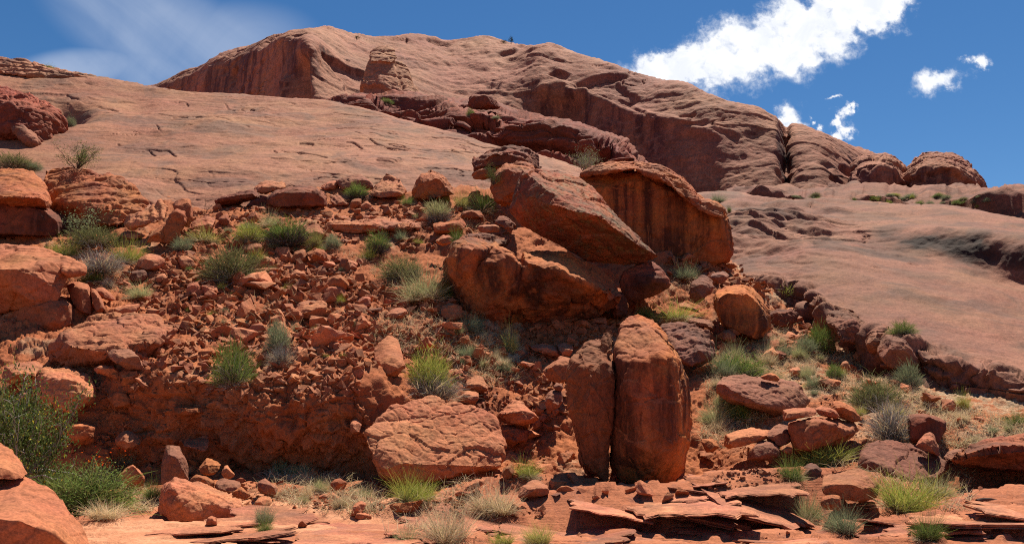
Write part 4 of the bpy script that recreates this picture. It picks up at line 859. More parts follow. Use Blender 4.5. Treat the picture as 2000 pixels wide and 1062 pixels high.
# --- grassy side
carved('boulder', 'broad flat-topped boulder carrying one small stone, amid the grass', 18.6, [
  [(1390, 764, .3), (1394, 750, .4), (1399, 741, .7), (1430, 735, 1.0), (1466, 731, 1.3), (1500, 733, 1.4), (1528, 740, 1.4), (1563, 755, 1.0), (1584, 775, .6), (1580, 792, .5), (1545, 797, .1), (1500, 793, -.2), (1447, 781, -.3), (1410, 752, -.05), (1440, 750, .15), (1530, 760, .4), (1400, 780, .35), (1454, 797, .3), (1475, 805, .4), (1520, 813, .6)]],
  back=.9, mat='brown', rough=.7, crack=.4, vox=1.1, bed=(0, 1, 1))
rock('stone', 'small angular stone lying on top of the broad flat-topped boulder', '1483,736 1492,730 1503,727 1515,729 1524,741 1527,745 1505,743 1490,740', D=19.15, t=.35, mat='red', lean=.3)
rock('boulder', 'lower curved block of the stacked rocks beside the pillow-shaped rock', '1536,825 1547,820 1572,814 1598,811 1630,818 1671,832 1669,846 1630,866 1595,878 1549,886 1545,850', D=15.9, t=1.4, brow=.18, under=.12, lean=.05, mat='smooth', rough=.8)
rock('rock', 'long pale slab lying on the lower curved block', '1519,808 1530,800 1560,796 1584,794 1598,802 1592,810 1565,814 1540,819 1523,822', D=15.8, t=.7, brow=.35, lean=.3, mat='smooth', rough=.7)
rock('rock', 'short slab tucked behind the long pale slab', '1590,797 1605,792 1625,797 1640,806 1645,817 1620,815 1600,810', D=16.0, t=.7, mat='orange', lean=.3)
rock('rock', 'tilted split slab sliding off the back of the stacked rocks', '1612,787 1625,781 1638,779 1655,789 1672,799 1688,821 1666,828 1640,818 1622,805', D=16.4, t=.8, mat='red', lean=.5, strata=.3)
rock('rock', 'pillow-shaped pale rock resting on smaller rocks', '1404,865 1418,849 1439,839 1474,832 1508,837 1500,850 1482,860 1450,870 1416,877', D=16.0, t=.8, brow=.5, under=.15, lean=.35, mat='smooth', rough=.7)
rock('rock', 'round dark rock against the end of the pillow-shaped rock', '1490,853 1508,833 1530,821 1545,828 1552,845 1543,866 1524,874 1505,866', D=16.0, t=.7, brow=.5, lean=.35, mat='brown')
rock('rock', 'rounded block under the pillow-shaped rock, with a dark oval face', '1456,888 1466,870 1478,862 1499,858 1516,864 1525,876 1520,895 1490,899 1462,896', D=15.75, t=.6, brow=.3, lean=.2, mat='brown')
rock('rock', 'small wedge of red rock at the outer end of the pillow-shaped rock', '1368,857 1378,853 1391,854 1402,866 1408,874 1395,883 1380,884', D=16.2, t=.4, mat='red')
rock('rock', 'small pale cracked stone between the round dark rock and the curved block', '1525,880 1535,871 1548,872 1551,883 1540,888', D=15.7, t=.25, mat='orange')
carved('boulder', 'large smooth slab-like boulder with a cracked sloping face, behind tall grass', 14.6, [
  [(1680, 884, .7), (1695, 872, 1.0), (1716, 859, 1.3), (1735, 857, 1.5), (1786, 869, 1.4), (1820, 886, 1.1), (1849, 902, .8), (1855, 914, .6), (1851, 927, .4), (1807, 937, .05), (1772, 938, -.1), (1740, 925, -.15), (1705, 905, .1), (1690, 905, .3), (1681, 913, .5), (1700, 935, .3), (1770, 955, .25), (1830, 945, .5)]],
  back=.6, mat='brown', rough=.55, crack=.5, vox=1.1, down=8)
rock('rock', 'sharp wedge standing between the dark shrub-side boulder and the sloping boulder', '1786,869 1800,852 1817,840 1824,848 1832,866 1841,885 1838,893 1815,884', D=15.3, t=.5, mat='orange', lean=.3, brow=.3)
rock('boulder', 'dark shaded boulder beside the grey twiggy shrub', '1771,812 1785,806 1807,806 1830,812 1849,821 1848,843 1834,866 1800,868 1776,862', D=16.2, t=1.1, brow=.1, under=.0, lean=.0, mat='varnish', rough=.7)
carved('boulder', 'long overhanging boulder with a deep dark gap beneath, at the edge of the floor', 14.2, [
  [(1858, 897, .4), (1870, 883, .6), (1890, 869, 1.0), (1927, 851, 1.5), (1960, 845, 1.7), (2000, 842, 1.8), (2080, 842, 1.9), (1872, 895, .1), (1910, 881, -.1), (1950, 876, -.25), (2000, 874, -.3), (2080, 876, -.3), (1856, 908, .5), (1869, 917, .5), (1931, 923, .4), (2000, 927, .4), (2080, 930, .5)]],
  back=1.4, shrink=.85, mat='varnish', rough=.6, crack=.3, vox=1.1)
rock('rock', 'flat rock half hidden behind the long overhanging boulder', '1840,890 1850,880 1868,876 1885,868 1880,885 1860,895 1845,905', D=15.6, t=.8, mat='brown', lean=.5)
rock('boulder', 'tan tabular rock with a dark undercut front, at the near end of the grass', '1594,942 1602,930 1625,918 1656,911 1680,914 1699,922 1708,935 1716,947 1714,966 1683,981 1646,966 1612,956', D=13.0, t=1.0, brow=.6, under=.12, lean=.4, mat='orange', rough=.7)
rock('rock', 'small red angular rock below the tan tabular rock', '1598,985 1605,970 1625,964 1640,968 1648,985 1640,996 1610,995', D=12.6, t=.4, mat='red')
rock('rock', 'upright chunk of brown rock behind the tan tabular rock', '1560,925 1570,908 1590,903 1606,915 1600,932 1575,938', D=14.0, t=.6, mat='brown')
# --- along the foot of the grey slickrock
rock('boulder', 'angular fractured block at the upper end of the slickrock edge', '1611,626 1615,614 1622,607 1640,604 1660,600 1680,614 1700,632 1696,655 1687,673 1647,671 1632,656', D=24.9, t=1.6, brow=.4, under=.05, lean=.35, mat='brown', rough=1.2)
rock('boulder', 'bedded block between the fractured block and the rounded knob', '1688,668 1692,650 1698,637 1717,630 1742,632 1752,645 1748,672 1720,690 1700,688', D=23.6, t=1.5, brow=.35, under=.0, lean=.2, mat='brown', strata=.4)
rock('boulder', 'rounded knob with a flat weathered cap on the slickrock edge', '1714,660 1724,650 1738,645 1763,647 1782,664 1798,688 1800,715 1778,722 1735,712 1716,690', D=22.3, t=1.5, brow=.3, under=.0, lean=.15, mat='brown')
rock('boulder', 'lens-shaped bed of rock lying on the grey slickrock', '1498,458 1515,446 1550,436 1597,450 1630,472 1652,493 1654,503 1600,502 1545,499 1512,484', D=39.0, t=3.0, brow=.7, under=.2, lean=.8, mat='slabr', strata=.3, thick=.4, topback=.6)
rock('rock', 'small tongue of rock at the tip of the lens-shaped bed', '1638,480 1652,478 1668,486 1681,499 1683,512 1665,506 1648,497', D=37.8, t=1.4, mat='brown', lean=.5, brow=.5)
rock('rock', 'small orange block on the ledges beside the largest red boulder', '1516,425 1520,419 1532,418 1539,422 1538,429 1525,429', D=44.0, t=.6, mat='red')
rock('boulder', 'stack of thin ledges behind the largest red boulder', '1428,430 1445,420 1480,418 1516,424 1530,432 1500,442 1460,446 1430,445', D=43.6, t=2.5, mat='red', strata=.9, thick=.3, lean=.8, brow=.6)
# --- mid talus
for nm, lb, ol, kw in [
 ('rock', 'smooth red rock sticking up in the middle of the rubble', '632,556 640,541 649,534 665,532 677,541 684,556 682,572 660,575', dict(t=.8, mat='red', lean=.2)),
 ('rock', 'tan humped rock in front of the smooth red one', '624,563 640,556 648,553 667,558 681,573 672,582 650,584 635,576', dict(t=.8, mat='orange', lean=.4)),
 ('rock', 'wide tan block holding a dry twig, in the rubble', '566,611 574,592 584,583 610,579 640,582 647,595 642,612 622,620 600,615 576,624', dict(t=.9, mat='orange', lean=.5, brow=.5)),
 ('rock', 'tilted cube of red rock below the humped tan rock', '694,592 705,578 718,574 728,586 722,600 706,603', dict(t=.5, mat='orange', lean=.3)),
 ('rock', 'wide flat paving-like slab in the rubble near the broken boulder', '750,618 768,602 786,597 800,600 800,612 785,622 765,622', dict(t=.9, mat='orange', lean=1.0, brow=.6)),
 ('boulder', 'smooth steep orange slab set into the slope, scoured clean', '728,712 731,665 742,650 760,646 775,655 790,685 796,712 775,735 750,740', dict(t=.8, mat='smooth', lean=.9, brow=.6, rough=.6)),
 ('rock', 'blocky orange rock below the grey dead shrub', '264,517 274,504 286,495 303,499 319,497 329,509 325,524 310,532 294,532 275,530', dict(t=.8, mat='orange', lean=.2)),
 ('rock', 'flat-topped stone with a dark front, below the blocky orange rock', '248,548 256,530 270,527 284,524 293,535 285,545 268,553', dict(t=.6, mat='brown', lean=.2)),
 ('rock', 'wedge of pale rock next to the flat-topped stone', '295,545 305,538 322,531 328,545 318,552 302,553', dict(t=.5, mat='orange')),
 ('rock', 'upright thin fin of orange rock in the upper rubble', '340,508 352,500 362,497 384,510 386,524 360,528 348,528', dict(t=.5, mat='orange', lean=.2)),
 ('rock', 'flat pale slab above the big olive shrub', '470,480 480,475 511,473 513,484 500,500 480,492', dict(t=.7, mat='orange', lean=.7)),
 ('rock', 'tan slab beside the dark-based round shrub', '583,442 600,436 617,431 630,450 638,462 625,466 605,452', dict(t=.7, mat='orange', lean=.8, brow=.6)),
 ('rock', 'split red rock near the top of the rubble field', '567,508 575,492 590,486 602,490 607,508 598,514 578,516', dict(t=.7, mat='red', lean=.2)),
 ('rock', 'cleft red rock next to the split red rock', '596,492 610,484 632,485 640,500 628,513 612,514', dict(t=.7, mat='red', lean=.3)),
 ('rock', 'pale tilted slab among the highest loose rocks', '670,510 680,504 700,515 695,523 680,524 672,518', dict(t=.6, mat='orange', lean=.8)),
 ('rock', 'block of tan rock above the rubble chute', '560,540 568,530 580,525 598,532 602,545 580,550', dict(t=.6, mat='orange', lean=.5)),
 ('rock', 'pair-like angular block between the fin and the olive shrub', '362,560 372,550 385,548 392,560 386,580 368,576', dict(t=.6, mat='orange', lean=.2)),
 ('rock', 'angular block with a pale side, beyond the pair-like block', '390,552 402,556 424,560 428,574 412,580 394,574', dict(t=.6, mat='orange', lean=.4)),
 ('rock', 'dark red slab near the pale grass tuft at the top', '480,430 490,415 500,409 508,425 502,440 488,440', dict(t=.5, mat='red', lean=.1)),
 ('rock', 'red rock with a hollow side below the thin dark slab', '425,428 432,420 445,417 452,430 446,442 430,440', dict(t=.6, mat='red')),
 ('rock', 'low rounded red rock at the crest beside the yellow tuft', '895,428 903,413 920,407 938,411 948,425 930,428', dict(t=.8, mat='red', lean=.1)),
 ('rock', 'long pillow of red rock below the yellow tuft', '841,440 860,432 897,423 915,431 908,448 880,456 848,459', dict(t=1.2, mat='red', lean=.2)),
 ('rock', 'thin lip of layered rock at the head of the broken boulder', '924,445 940,438 970,437 983,443 975,453 950,455 930,452', dict(t=.8, mat='orange', lean=.3, D=26.8)),
 ('rock', 'ribbed reddish rock against the low corner of the tilted block', '966,429 975,420 985,417 1000,430 1012,448 1000,457 985,446', dict(t=.8, mat='brown', lean=.5, strata=.5, D=27.6)),
 ('rock', 'brown capped rock beside the small green tuft on the broken boulder', '850,470 860,459 880,456 890,462 880,478 858,484', dict(t=.8, mat='orange', lean=.4, D=26.6)),
 ('rock', 'layered tan rock tucked under the side of the broken boulder', '860,600 872,590 890,585 902,600 900,620 880,628 865,620', dict(t=.7, mat='orange', strata=.5, lean=.5, D=22.4)),
 ('rock', 'reddish boulder fragment beside the bank crest', '560,760 580,750 612,752 622,775 600,790 570,782', dict(t=.6, mat='red', D=16.5, lean=.1)),
 ('rock', 'squared rock half buried in the crest of the dirt bank', '640,740 655,728 680,735 690,760 672,775 648,765', dict(t=.6, mat='red', D=16.7, lean=.1)),
 ('rock', 'tan rock wedged above the hollow at the end of the bank', '682,822 695,815 707,828 702,848 685,850', dict(t=.5, mat='orange', D=16.3)),
 ('rock', 'angular ledge sticking out of the middle of the dirt bank', '500,838 520,824 545,818 566,836 545,858 512,854', dict(t=.5, mat='red', D=16.3, lean=.4)),
 ('rock', 'tilted slab of rock caught low in the dirt bank', '520,872 545,856 572,862 566,884 530,888', dict(t=.4, mat='orange', D=16.6, lean=.5)),
 ('rock', 'jutting block at the upper end of the dirt bank near the squat block', '205,772 232,756 262,768 258,796 222,800', dict(t=.6, mat='red', D=16.7, lean=.2)),
 ('rock', 'flat jutting stone halfway up the dirt bank', '330,800 352,788 392,792 400,806 360,814', dict(t=.5, mat='red', D=16.3, lean=.4)),
 ('rock', 'broken rock in the dirt heap between the bank and the orange flowers', '222,850 240,836 268,842 276,866 248,878 228,868', dict(t=.5, mat='orange', D=16.1, lean=.4)),
 ('rock', 'grey rock with mossy foot on the grassy slope', '1506,696 1512,685 1522,684 1538,690 1534,703 1518,706', dict(t=.6, mat='varnish')),
 ('rock', 'orange block beside the flowering plant on the grassy slope', '1640,714 1646,704 1655,702 1663,720 1656,730 1645,726', dict(t=.5, mat='orange', lean=.1)),
 ('rock', 'tan block at the grassy slope below the round green shrub', '1538,722 1548,716 1565,716 1566,732 1552,738 1540,733', dict(t=.6, mat='orange', lean=.3)),
 ('rock', 'reddish slab next to the bushy green tuft on the grassy slope', '1585,748 1596,740 1612,734 1640,742 1654,752 1630,757 1605,757', dict(t=.8, mat='red', lean=.8)),
]:
    rock(nm, lb, ol, **kw)
# --- outcrops on the far side of the tan slope
rock('boulder', 'fractured red outcrop under the hollow on the tan slope', '-60,160 0,165 20,172 50,180 75,200 95,215 130,234 118,250 95,250 80,292 60,288 40,262 0,255 -60,270', D=42.5, t=5.0, brow=.3, under=.05, lean=.3, mat='ledge', strata=.45, bed=(-.45, .3, 1), thick=.9, rough=1.4, crack=1.0)
rock('boulder', 'slanting finger of rock at the foot of the fractured outcrop', '20,228 35,224 50,240 70,275 84,290 70,293 45,275 28,252', D=40.6, t=2.0, brow=.3, lean=.7, mat='brown')
rock('boulder', 'long thin cap ledge on the skyline of the tan slope', '-60,100 0,117 45,128 100,137 160,143 200,151 207,156 190,157 140,151 90,144 40,135 0,126 -60,118', D=58.0, t=4.0, brow=.6, under=.02, lean=.6, mat='slab', strata=.6, thick=.4, rough=1.0)
# --- rocks of the mesa
carved('rock_tower', 'square-topped rock tower split by cracks against the mesa', 136.0, [
  ([(720, 102, 9), (734, 91, 11), (757, 89, 11), (772, 96, 9.5), (777, 112, 7), (766, 122, 5), (742, 118, 4.5), (722, 120, 5)], 14),
  ([(722, 116, 6.5), (742, 114, 6), (764, 118, 6.5), (772, 130, 6), (782, 165, 3), (788, 222, -1), (746, 224, -2), (742, 160, 1.5)], 16),
  ([(720, 116, 6.5), (738, 114, 6.2), (741, 160, 2), (745, 224, -1.6), (704, 222, 0), (705, 185, 2.5), (711, 140, 5)], 16),
  ([(770, 122, 7.5), (784, 116, 9), (797, 130, 8), (808, 160, 6), (822, 198, 3.5), (828, 224, 2), (792, 226, 0), (794, 180, 2.5), (784, 150, 5)], 14)],
  mat='tower', cat='rock tower', strata=.3, thick=2.5, rough=.65, crack=1.0)
rock('boulder', 'flat-topped block perched on the red ledges below the mesa', '914,204 916,192 925,184 945,182 962,186 972,198 978,211 950,212 920,210', D=80.0, t=5.0, brow=.15, under=.05, lean=.05, mat='ledge')
rock('butte', 'loaf-shaped butte at the end of the mesa', '1657,378 1660,330 1668,312 1685,304 1705,300 1730,298 1748,306 1760,316 1772,334 1786,352 1790,386 1720,388', D=150.0, t=20.0, brow=.2, under=.0, lean=.2, mat='mesa', cat='butte', strata=.3, thick=4.0)
rock('butte', 'outermost domed butte with a broken sloping shoulder', '1752,390 1764,345 1773,330 1786,312 1805,300 1830,298 1860,304 1876,312 1886,330 1892,335 1912,342 1925,362 1934,386 1900,394 1820,396', D=146.0, t=26.0, brow=.25, under=.0, lean=.25, mat='mesa', cat='butte', strata=.5, thick=4.0, rough=1.2)
# ------------------------------------------------------------------ loose stones and rubble
def chunk(rng, n, flat, bev):
    """An angular broken piece of rock: hull of a few points, edges a little worn."""
    bm = bmesh.new()
    for _ in range(n):
        p = rng.uniform(-1, 1, 3); p /= max(np.abs(p).max(), 1e-6) ** rng.uniform(.5, 1.0); bm.verts.new(p * np.array([.5, .42, flat * .5]))
    r = bmesh.ops.convex_hull(bm, input=bm.verts[:])
    bmesh.ops.delete(bm, geom=list({g for g in r['geom_interior'] + r['geom_unused'] if isinstance(g, bmesh.types.BMVert)}), context='VERTS')
    bmesh.ops.dissolve_limit(bm, angle_limit=.22, verts=bm.verts[:], edges=bm.edges[:])
    if bev:
        bmesh.ops.bevel(bm, geom=bm.edges[:], offset=bev, segments=2, affect='EDGES', profile=.6)
    bmesh.ops.triangulate(bm, faces=bm.faces[:])
    if bev:
        bmesh.ops.subdivide_edges(bm, edges=[e for e in bm.edges if e.calc_length() > .2], cuts=2, use_grid_fill=True); bmesh.ops.triangulate(bm, faces=bm.faces[:])
    V = np.array([v.co[:] for v in bm.verts]); bm.verts.index_update(); F = np.array([[q.index for q in f.verts] for f in bm.faces]); bm.free()
    if bev: V = V + fbm(V * 5.0 + rng.uniform(0, 50, 3), 3)[:, None] * V * .10
    return V / max(np.ptp(V[:, 0]), 1e-6), F
rngS = np.random.RandomState(11)
STONES = []
for i, k in enumerate(('stone', 'stone', 'orange', 'stone', 'stone', 'red', 'orange', 'stone', 'brown', 'stone', 'orange', 'stone', 'stone', 'red', 'stone', 'orange')):
    V_, F_ = chunk(rngS, 11 + i % 4, (.35, .55, .8, .95)[i % 4], .035); STONES.append(mesh_np('loose_stone', V_, F_, M[k], smooth=False))
from mathutils import Euler
def in_poly(px, py, poly):
    c = False; n = len(poly)
    for i in range(n):
        x1, y1 = poly[i]; x2, y2 = poly[i - 1]
        if (y1 > py) != (y2 > py) and px < (x2 - x1) * (py - y1) / (y2 - y1) + x1: c = not c
    return c
def poly(txt): return [tuple(float(v) for v in p.split(',')) for p in txt.split()]
def sample(pl, rng):
    xs = [p[0] for p in pl]; ys = [p[1] for p in pl]
    while True:
        x, y = rng.uniform(min(xs), max(xs)), rng.uniform(min(ys), max(ys))
        if in_poly(x, y, pl): return x, y
REG = [
 ('loose stone lying in the upper band below the tan slickrock', 'loose stones along the upper band', '400,420 520,408 700,408 800,400 900,395 900,440 700,470 520,470 420,470 330,480', 26, 10, 26),
 ('angular loose stone in the rubble chute between the olive shrub and the dirt bank', 'loose stones in the rubble chute', '380,520 540,490 640,490 720,520 740,600 720,690 600,700 470,690 380,640 330,560', 70, 12, 34),
 ('loose stone on the slope below the broken boulder', 'loose stones below the broken boulder', '740,570 860,600 900,650 960,690 900,730 800,700 700,720 640,700 660,620', 40, 10, 34),
 ('flat loose stone in the shade under the broken boulder', 'shaded stones under the broken boulder', '1020,636 1110,622 1200,626 1240,640 1200,660 1120,665 1040,662', 24, 12, 32),
 ('loose stone heaped against the narrow half of the split boulder', 'stones heaped by the split boulder', '960,700 1040,690 1100,690 1110,770 1070,830 1000,870 980,790 940,740', 30, 10, 30),
 ('thin loose slab on the ridge below the largest red boulder', 'thin slabs on the ridge', '1270,500 1350,500 1430,510 1480,540 1500,590 1430,545 1340,560 1290,530', 28, 12, 34),
 ('loose stone scattered over the grassy slope', 'stones scattered over the grassy slope', '1400,690 1500,600 1560,640 1680,720 1850,780 1990,840 1900,840 1720,800 1600,760 1480,700 1440,830 1380,860', 26, 8, 22),
 ('fallen stone at the foot of the dirt bank', 'fallen stones at the foot of the dirt bank', '240,950 330,900 480,905 620,930 720,960 700,1000 560,985 420,960 300,985', 26, 8, 24),
 ('loose stone along the broken crest of the dirt bank', 'stones along the crest of the dirt bank', '190,700 300,700 420,730 560,740 700,720 720,770 600,775 400,770 240,760', 24, 9, 26),
 ('loose stone beside the blocky rocks under the grey dead shrub', 'loose stones under the grey dead shrub', '225,560 280,510 400,500 400,600 330,600 280,590', 20, 10, 26),
]
rngL = np.random.RandomState(5); n_ind = 0
for lab, grp, pl, n, s0, s1 in REG:
    pl = poly(pl)
    for i in range(n):
        x, y = sample(pl, rngL); h = gs.hit(x, y)
        if h is None: continue
        p, nrm = h; s = (s0 + (s1 - s0) * rngL.rand() ** 1.8) / FOC * p[1]
        o = bpy.data.objects.new('loose_stone', STONES[rngL.randint(len(STONES))]); COL.objects.link(o)
        o['label'] = lab; o['category'] = 'stone'; o['group'] = grp
        o.location = (p[0], p[1], p[2] + s * 0.13)
        flat = 'thin' in lab or 'flat' in lab
        o.scale = (s * rngL.uniform(.85, 1.2), s * rngL.uniform(.8, 1.3), s * rngL.uniform(.4, .7) if flat else s * rngL.uniform(.75, 1.15))
        o.rotation_euler = (rngL.normal() * .35, rngL.normal() * .35, rngL.uniform(0, 6.28)); n_ind += 1
# larger broken blocks among the stones
for lab, grp, pl, n, s0, s1 in (
    ('large angular block lodged among smaller stones of the rubble chute', 'broken blocks in the rubble chute', '390,540 560,500 660,500 730,560 720,660 640,700 520,690 420,650', 42, 26, 62),
    ('broken block tumbled on the slope below the streaked dome', 'broken blocks below the streaked dome', '1380,640 1480,660 1560,650 1580,700 1500,700 1420,700 1380,760 1340,720', 20, 16, 46),
    ('broken block half buried at the foot of the split standing boulder', 'broken blocks at the foot of the split boulder', '1050,900 1110,880 1140,950 1350,960 1370,880 1420,880 1420,950 1300,985 1130,980 1040,960', 18, 14, 40),
    ('broken block along the base of the largest red boulder', 'broken blocks at the base of the largest red boulder', '1270,486 1340,500 1430,500 1470,535 1400,535 1290,515', 18, 14, 40),
    ('broken block fallen along the edge of the grey slickrock', 'broken blocks along the grey slickrock edge', '1530,600 1600,640 1680,700 1780,760 1900,795 1880,810 1740,775 1620,700 1540,640', 22, 14, 42),
    ('angular block in the heap below the pale flat shelf', 'blocks in the heap by the flat shelf', '960,740 1060,700 1090,800 1060,880 990,880', 16, 18, 44)):
    pl = poly(pl)
    for i in range(n):
        x, y = sample(pl, rngL); h = gs.hit(x, y)
        if h is None: continue
        p, nrm = h; s = (s0 + (s1 - s0) * rngL.rand() ** 1.5) / FOC * p[1]
        o = bpy.data.objects.new('broken_block', STONES[rngL.randint(len(STONES))]); COL.objects.link(o)
        o['label'] = lab; o['category'] = 'rock'; o['group'] = grp
        o.location = (p[0], p[1], p[2] + s * 0.08); o.scale = (s, s * rngL.uniform(.8, 1.3), s * rngL.uniform(.6, 1.05))
        o.rotation_euler = (rngL.normal() * .4, rngL.normal() * .4, rngL.uniform(0, 6.28))
# the finer rubble nobody could count
RV = [chunk(rngS, 8 + i % 4, (.3, .5, .7, .9)[i % 4], 0) for i in range(24)]
RUB = [('400,500 540,490 640,490 740,560 760,640 700,720 720,770 560,770 400,770 240,760 190,700 330,640 370,560', 4200, 3, 22), ('380,410 900,395 900,440 840,490 700,480 520,480 300,490', 1300, 3, 17),
       ('225,560 280,490 400,480 420,600 330,620 280,610', 700, 3, 16), ('740,560 900,600 1000,690 1110,690 1110,830 980,890 900,740 700,720', 2000, 3, 17),
       ('1010,640 1200,622 1250,650 1200,680 1020,680', 500, 4, 18), ('1260,490 1440,500 1520,600 1700,700 1500,690 1400,560', 1000, 3, 18),
       ('1380,860 1400,690 1560,640 1720,740 1990,820 2040,900 1600,930 1380,930', 1500, 2, 8), ('200,940 330,890 620,925 720,960 1060,980 1060,1010 560,1000 300,985', 1100, 2.5, 14),
       ('200,770 700,770 700,900 480,900 240,880', 500, 3, 12), ('60,690 200,690 240,860 120,900 100,780', 500, 3, 12), ('960,880 1060,820 1070,960 960,960', 350, 3, 12), ('1200,1000 2000,900 2000,1050 900,1055', 260, 2, 8),
       ('1380,930 1560,900 1560,960 1380,980', 200, 3, 12), ('850,430 1000,420 1000,470 860,480', 260, 3, 12)]
allV, allF, off = [], [], 0
for pl, n, s0, s1 in RUB:
    pl = poly(pl)
    for i in range(n):
        x, y = sample(pl, rngL); h = gs.hit(x, y)
        if h is None: continue
        if vnoise(np.array([[x * .03, y * .05, 7.7]]))[0] < -0.22 and rngL.rand() < .75: continue
        p, nrm = h; s = (s0 + (s1 - s0) * rngL.rand() ** 2.9) / FOC * p[1] * 1.15; rv, rf = RV[rngL.randint(24)]
        R = np.array(Euler((rngL.normal() * .5, rngL.normal() * .5, rngL.uniform(0, 6.28))).to_matrix())
        X = (rv * np.array([1, rngL.uniform(.8, 1.3), rngL.uniform(.7, 1.1)])) @ R.T * s + p + np.array([0, 0, s * .10])
        allV.append(X); allF.append(rf + off); off += len(rv)
put('rubble', mesh_np('rubble', np.concatenate(allV), np.concatenate(allF), M['stone'], smooth=False), label='fine broken red rubble strewn over the talus slope', kind='stuff')

# thin broken slabs of the rock ledges along the bottom
def plate(rng, asp):
    """A thin irregular slab of bedded rock with a ragged rim: rings of layers, each set back by its own amount."""
    n = 44; th = np.sort((np.arange(n) + rng.uniform(-.4, .4, n)) * 6.2832 / n); r = 1 + np.convolve(rng.normal(size=n + 2), np.ones(3) / 3, 'valid') * .24 + rng.normal(size=n) * .05
    bx = .5 * np.sign(np.cos(th)) * np.abs(np.cos(th)) ** .7 * r; by = .5 * asp * np.sign(np.sin(th)) * np.abs(np.sin(th)) ** .7 * r
    nl = 5; rings = []
    for k in range(nl):
        ins = 1 - rng.uniform(0, .07) - (.05 if k == nl - 1 else 0); zz = k / (nl - 1)
        for e in (0, 1):
            if e and k == nl - 1: break
            z_ = (zz - .5) * .10 + (.012 if e else 0)
            rings.append(np.stack([bx * ins + rng.normal(size=n) * .004, by * ins + rng.normal(size=n) * .004, np.full(n, z_) + .012 * np.sin(th * 2 + 1)], 1))
    V = np.concatenate(rings + [np.array([[0, 0, rings[0][0, 2]], [0, 0, .062]])]); R = len(rings); F = []
    for k in range(R - 1):
        for i in range(n): j = (i + 1) % n; F += [[k * n + i, k * n + j, (k + 1) * n + j], [k * n + i, (k + 1) * n + j, (k + 1) * n + i]]
    b0, t0 = R * n, R * n + 1
    for i in range(n): j = (i + 1) % n; F += [[b0, j, i], [t0, (R - 1) * n + i, (R - 1) * n + j]]
    return V, np.array(F)
PLATES = []
for i in range(7):
    V_, F_ = plate(rngS, (.75, .95, .7, 1.1, .65, .85, 1.0)[i]); PLATES.append(mesh_np('flat_rock', V_, F_, M['ledgeslab'], smooth=False))
rngQ = np.random.RandomState(77)
for lab, grp, pl, n, s0, s1 in (('thin layered slab of the broken rock ledges at the bottom', 'thin slabs of the rock ledges', '860,985 1100,985 1250,990 1380,950 1500,960 1560,1000 1700,1010 2000,985 2000,1062 900,1062', 28, 100, 230),
                               ('thin tilted slab beside the foot of the split standing boulder', 'tilted slabs by the split standing boulder', '1290,960 1340,930 1420,905 1500,920 1540,960 1400,985', 9, 70, 170),
                               ('flat pale slab of the smooth rock floor', 'flat slabs of the pale rock floor', '200,1025 420,1015 700,1010 850,1030 850,1062 220,1062', 8, 90, 240)):
    pl = poly(pl)
    for i in range(n):
        x, y = sample(pl, rngQ); h = gs.hit(x, y)
        if h is None: continue
        p = h[0]; s = (s0 + (s1 - s0) * rngQ.rand() ** 1.6) / FOC * p[1]
        o = bpy.data.objects.new('flat_rock', PLATES[rngQ.randint(7)]); COL.objects.link(o); o['label'] = lab; o['category'] = 'rock slab'; o['group'] = grp; o['kind'] = 'thing'
        pale = 'pale' in lab
        o.location = (p[0], p[1] + .1, p[2] + (.005 if pale else rngQ.uniform(-.06, -.005))); o.scale = (s, s * rngQ.uniform(1.0, 1.9), s * (.25 if pale else rngQ.uniform(.2, .5)))
        tl = .05 if pale else (.13 if 'tilted' in lab else .07)
        o.rotation_euler = (rngQ.normal() * .08 + (.0 if pale else .03), rngQ.normal() * .05 - (0 if pale else tl), rngQ.normal() * .22 + (3.14 if rngQ.rand() < .5 else 0))
# ------------------------------------------------------------------ plants
def plant_mat(name, tip, base, h0=0.1, h1=0.5, trans=0.3, vary=0.35):
    """Stems: base colour turning to tip colour along the stem ('along' attribute), each stem with its own tint."""
    m = bpy.data.materials.new(name); m.use_nodes = True; T = m.node_tree; T.nodes.clear(); B = NB(T)
    a = B.n('ShaderNodeAttribute', attribute_name='stem'); sp = B.n('ShaderNodeSeparateColor'); T.links.new(a.outputs['Color'], sp.inputs[0])
    col = B.mix(B.ss(sp.outputs[0], h0, h1), base, tip)
    oi = B.n('ShaderNodeObjectInfo')
    hv = B.n('ShaderNodeHueSaturation'); B.put(hv.inputs['Color'], col)
    B.put(hv.inputs['Value'], B.m('MULTIPLY', B.m('MULTIPLY_ADD', sp.outputs[1], 2 * vary, 1 - vary), B.m('MULTIPLY_ADD', oi.outputs['Random'], 0.3, 0.85)))
    B.put(hv.inputs['Hue'], B.m('MULTIPLY_ADD', sp.outputs[2], 0.05, 0.475))
    d = B.n('ShaderNodeBsdfDiffuse'); t = B.n('ShaderNodeBsdfTranslucent'); x = B.n('ShaderNodeMixShader'); x.inputs[0].default_value = trans
    B.put(d.inputs['Color'], hv.outputs['Color']); B.put(t.inputs['Color'], hv.outputs['Color'])
    T.links.new(d.outputs[0], x.inputs[1]); T.links.new(t.outputs[0], x.inputs[2])
    o = B.n('ShaderNodeOutputMaterial'); T.links.new(x.outputs[0], o.inputs['Surface']); return m
GREY = (0.20, 0.175, 0.165); DARK = (0.085, 0.075, 0.075); STRAW = (0.50, 0.39, 0.23)
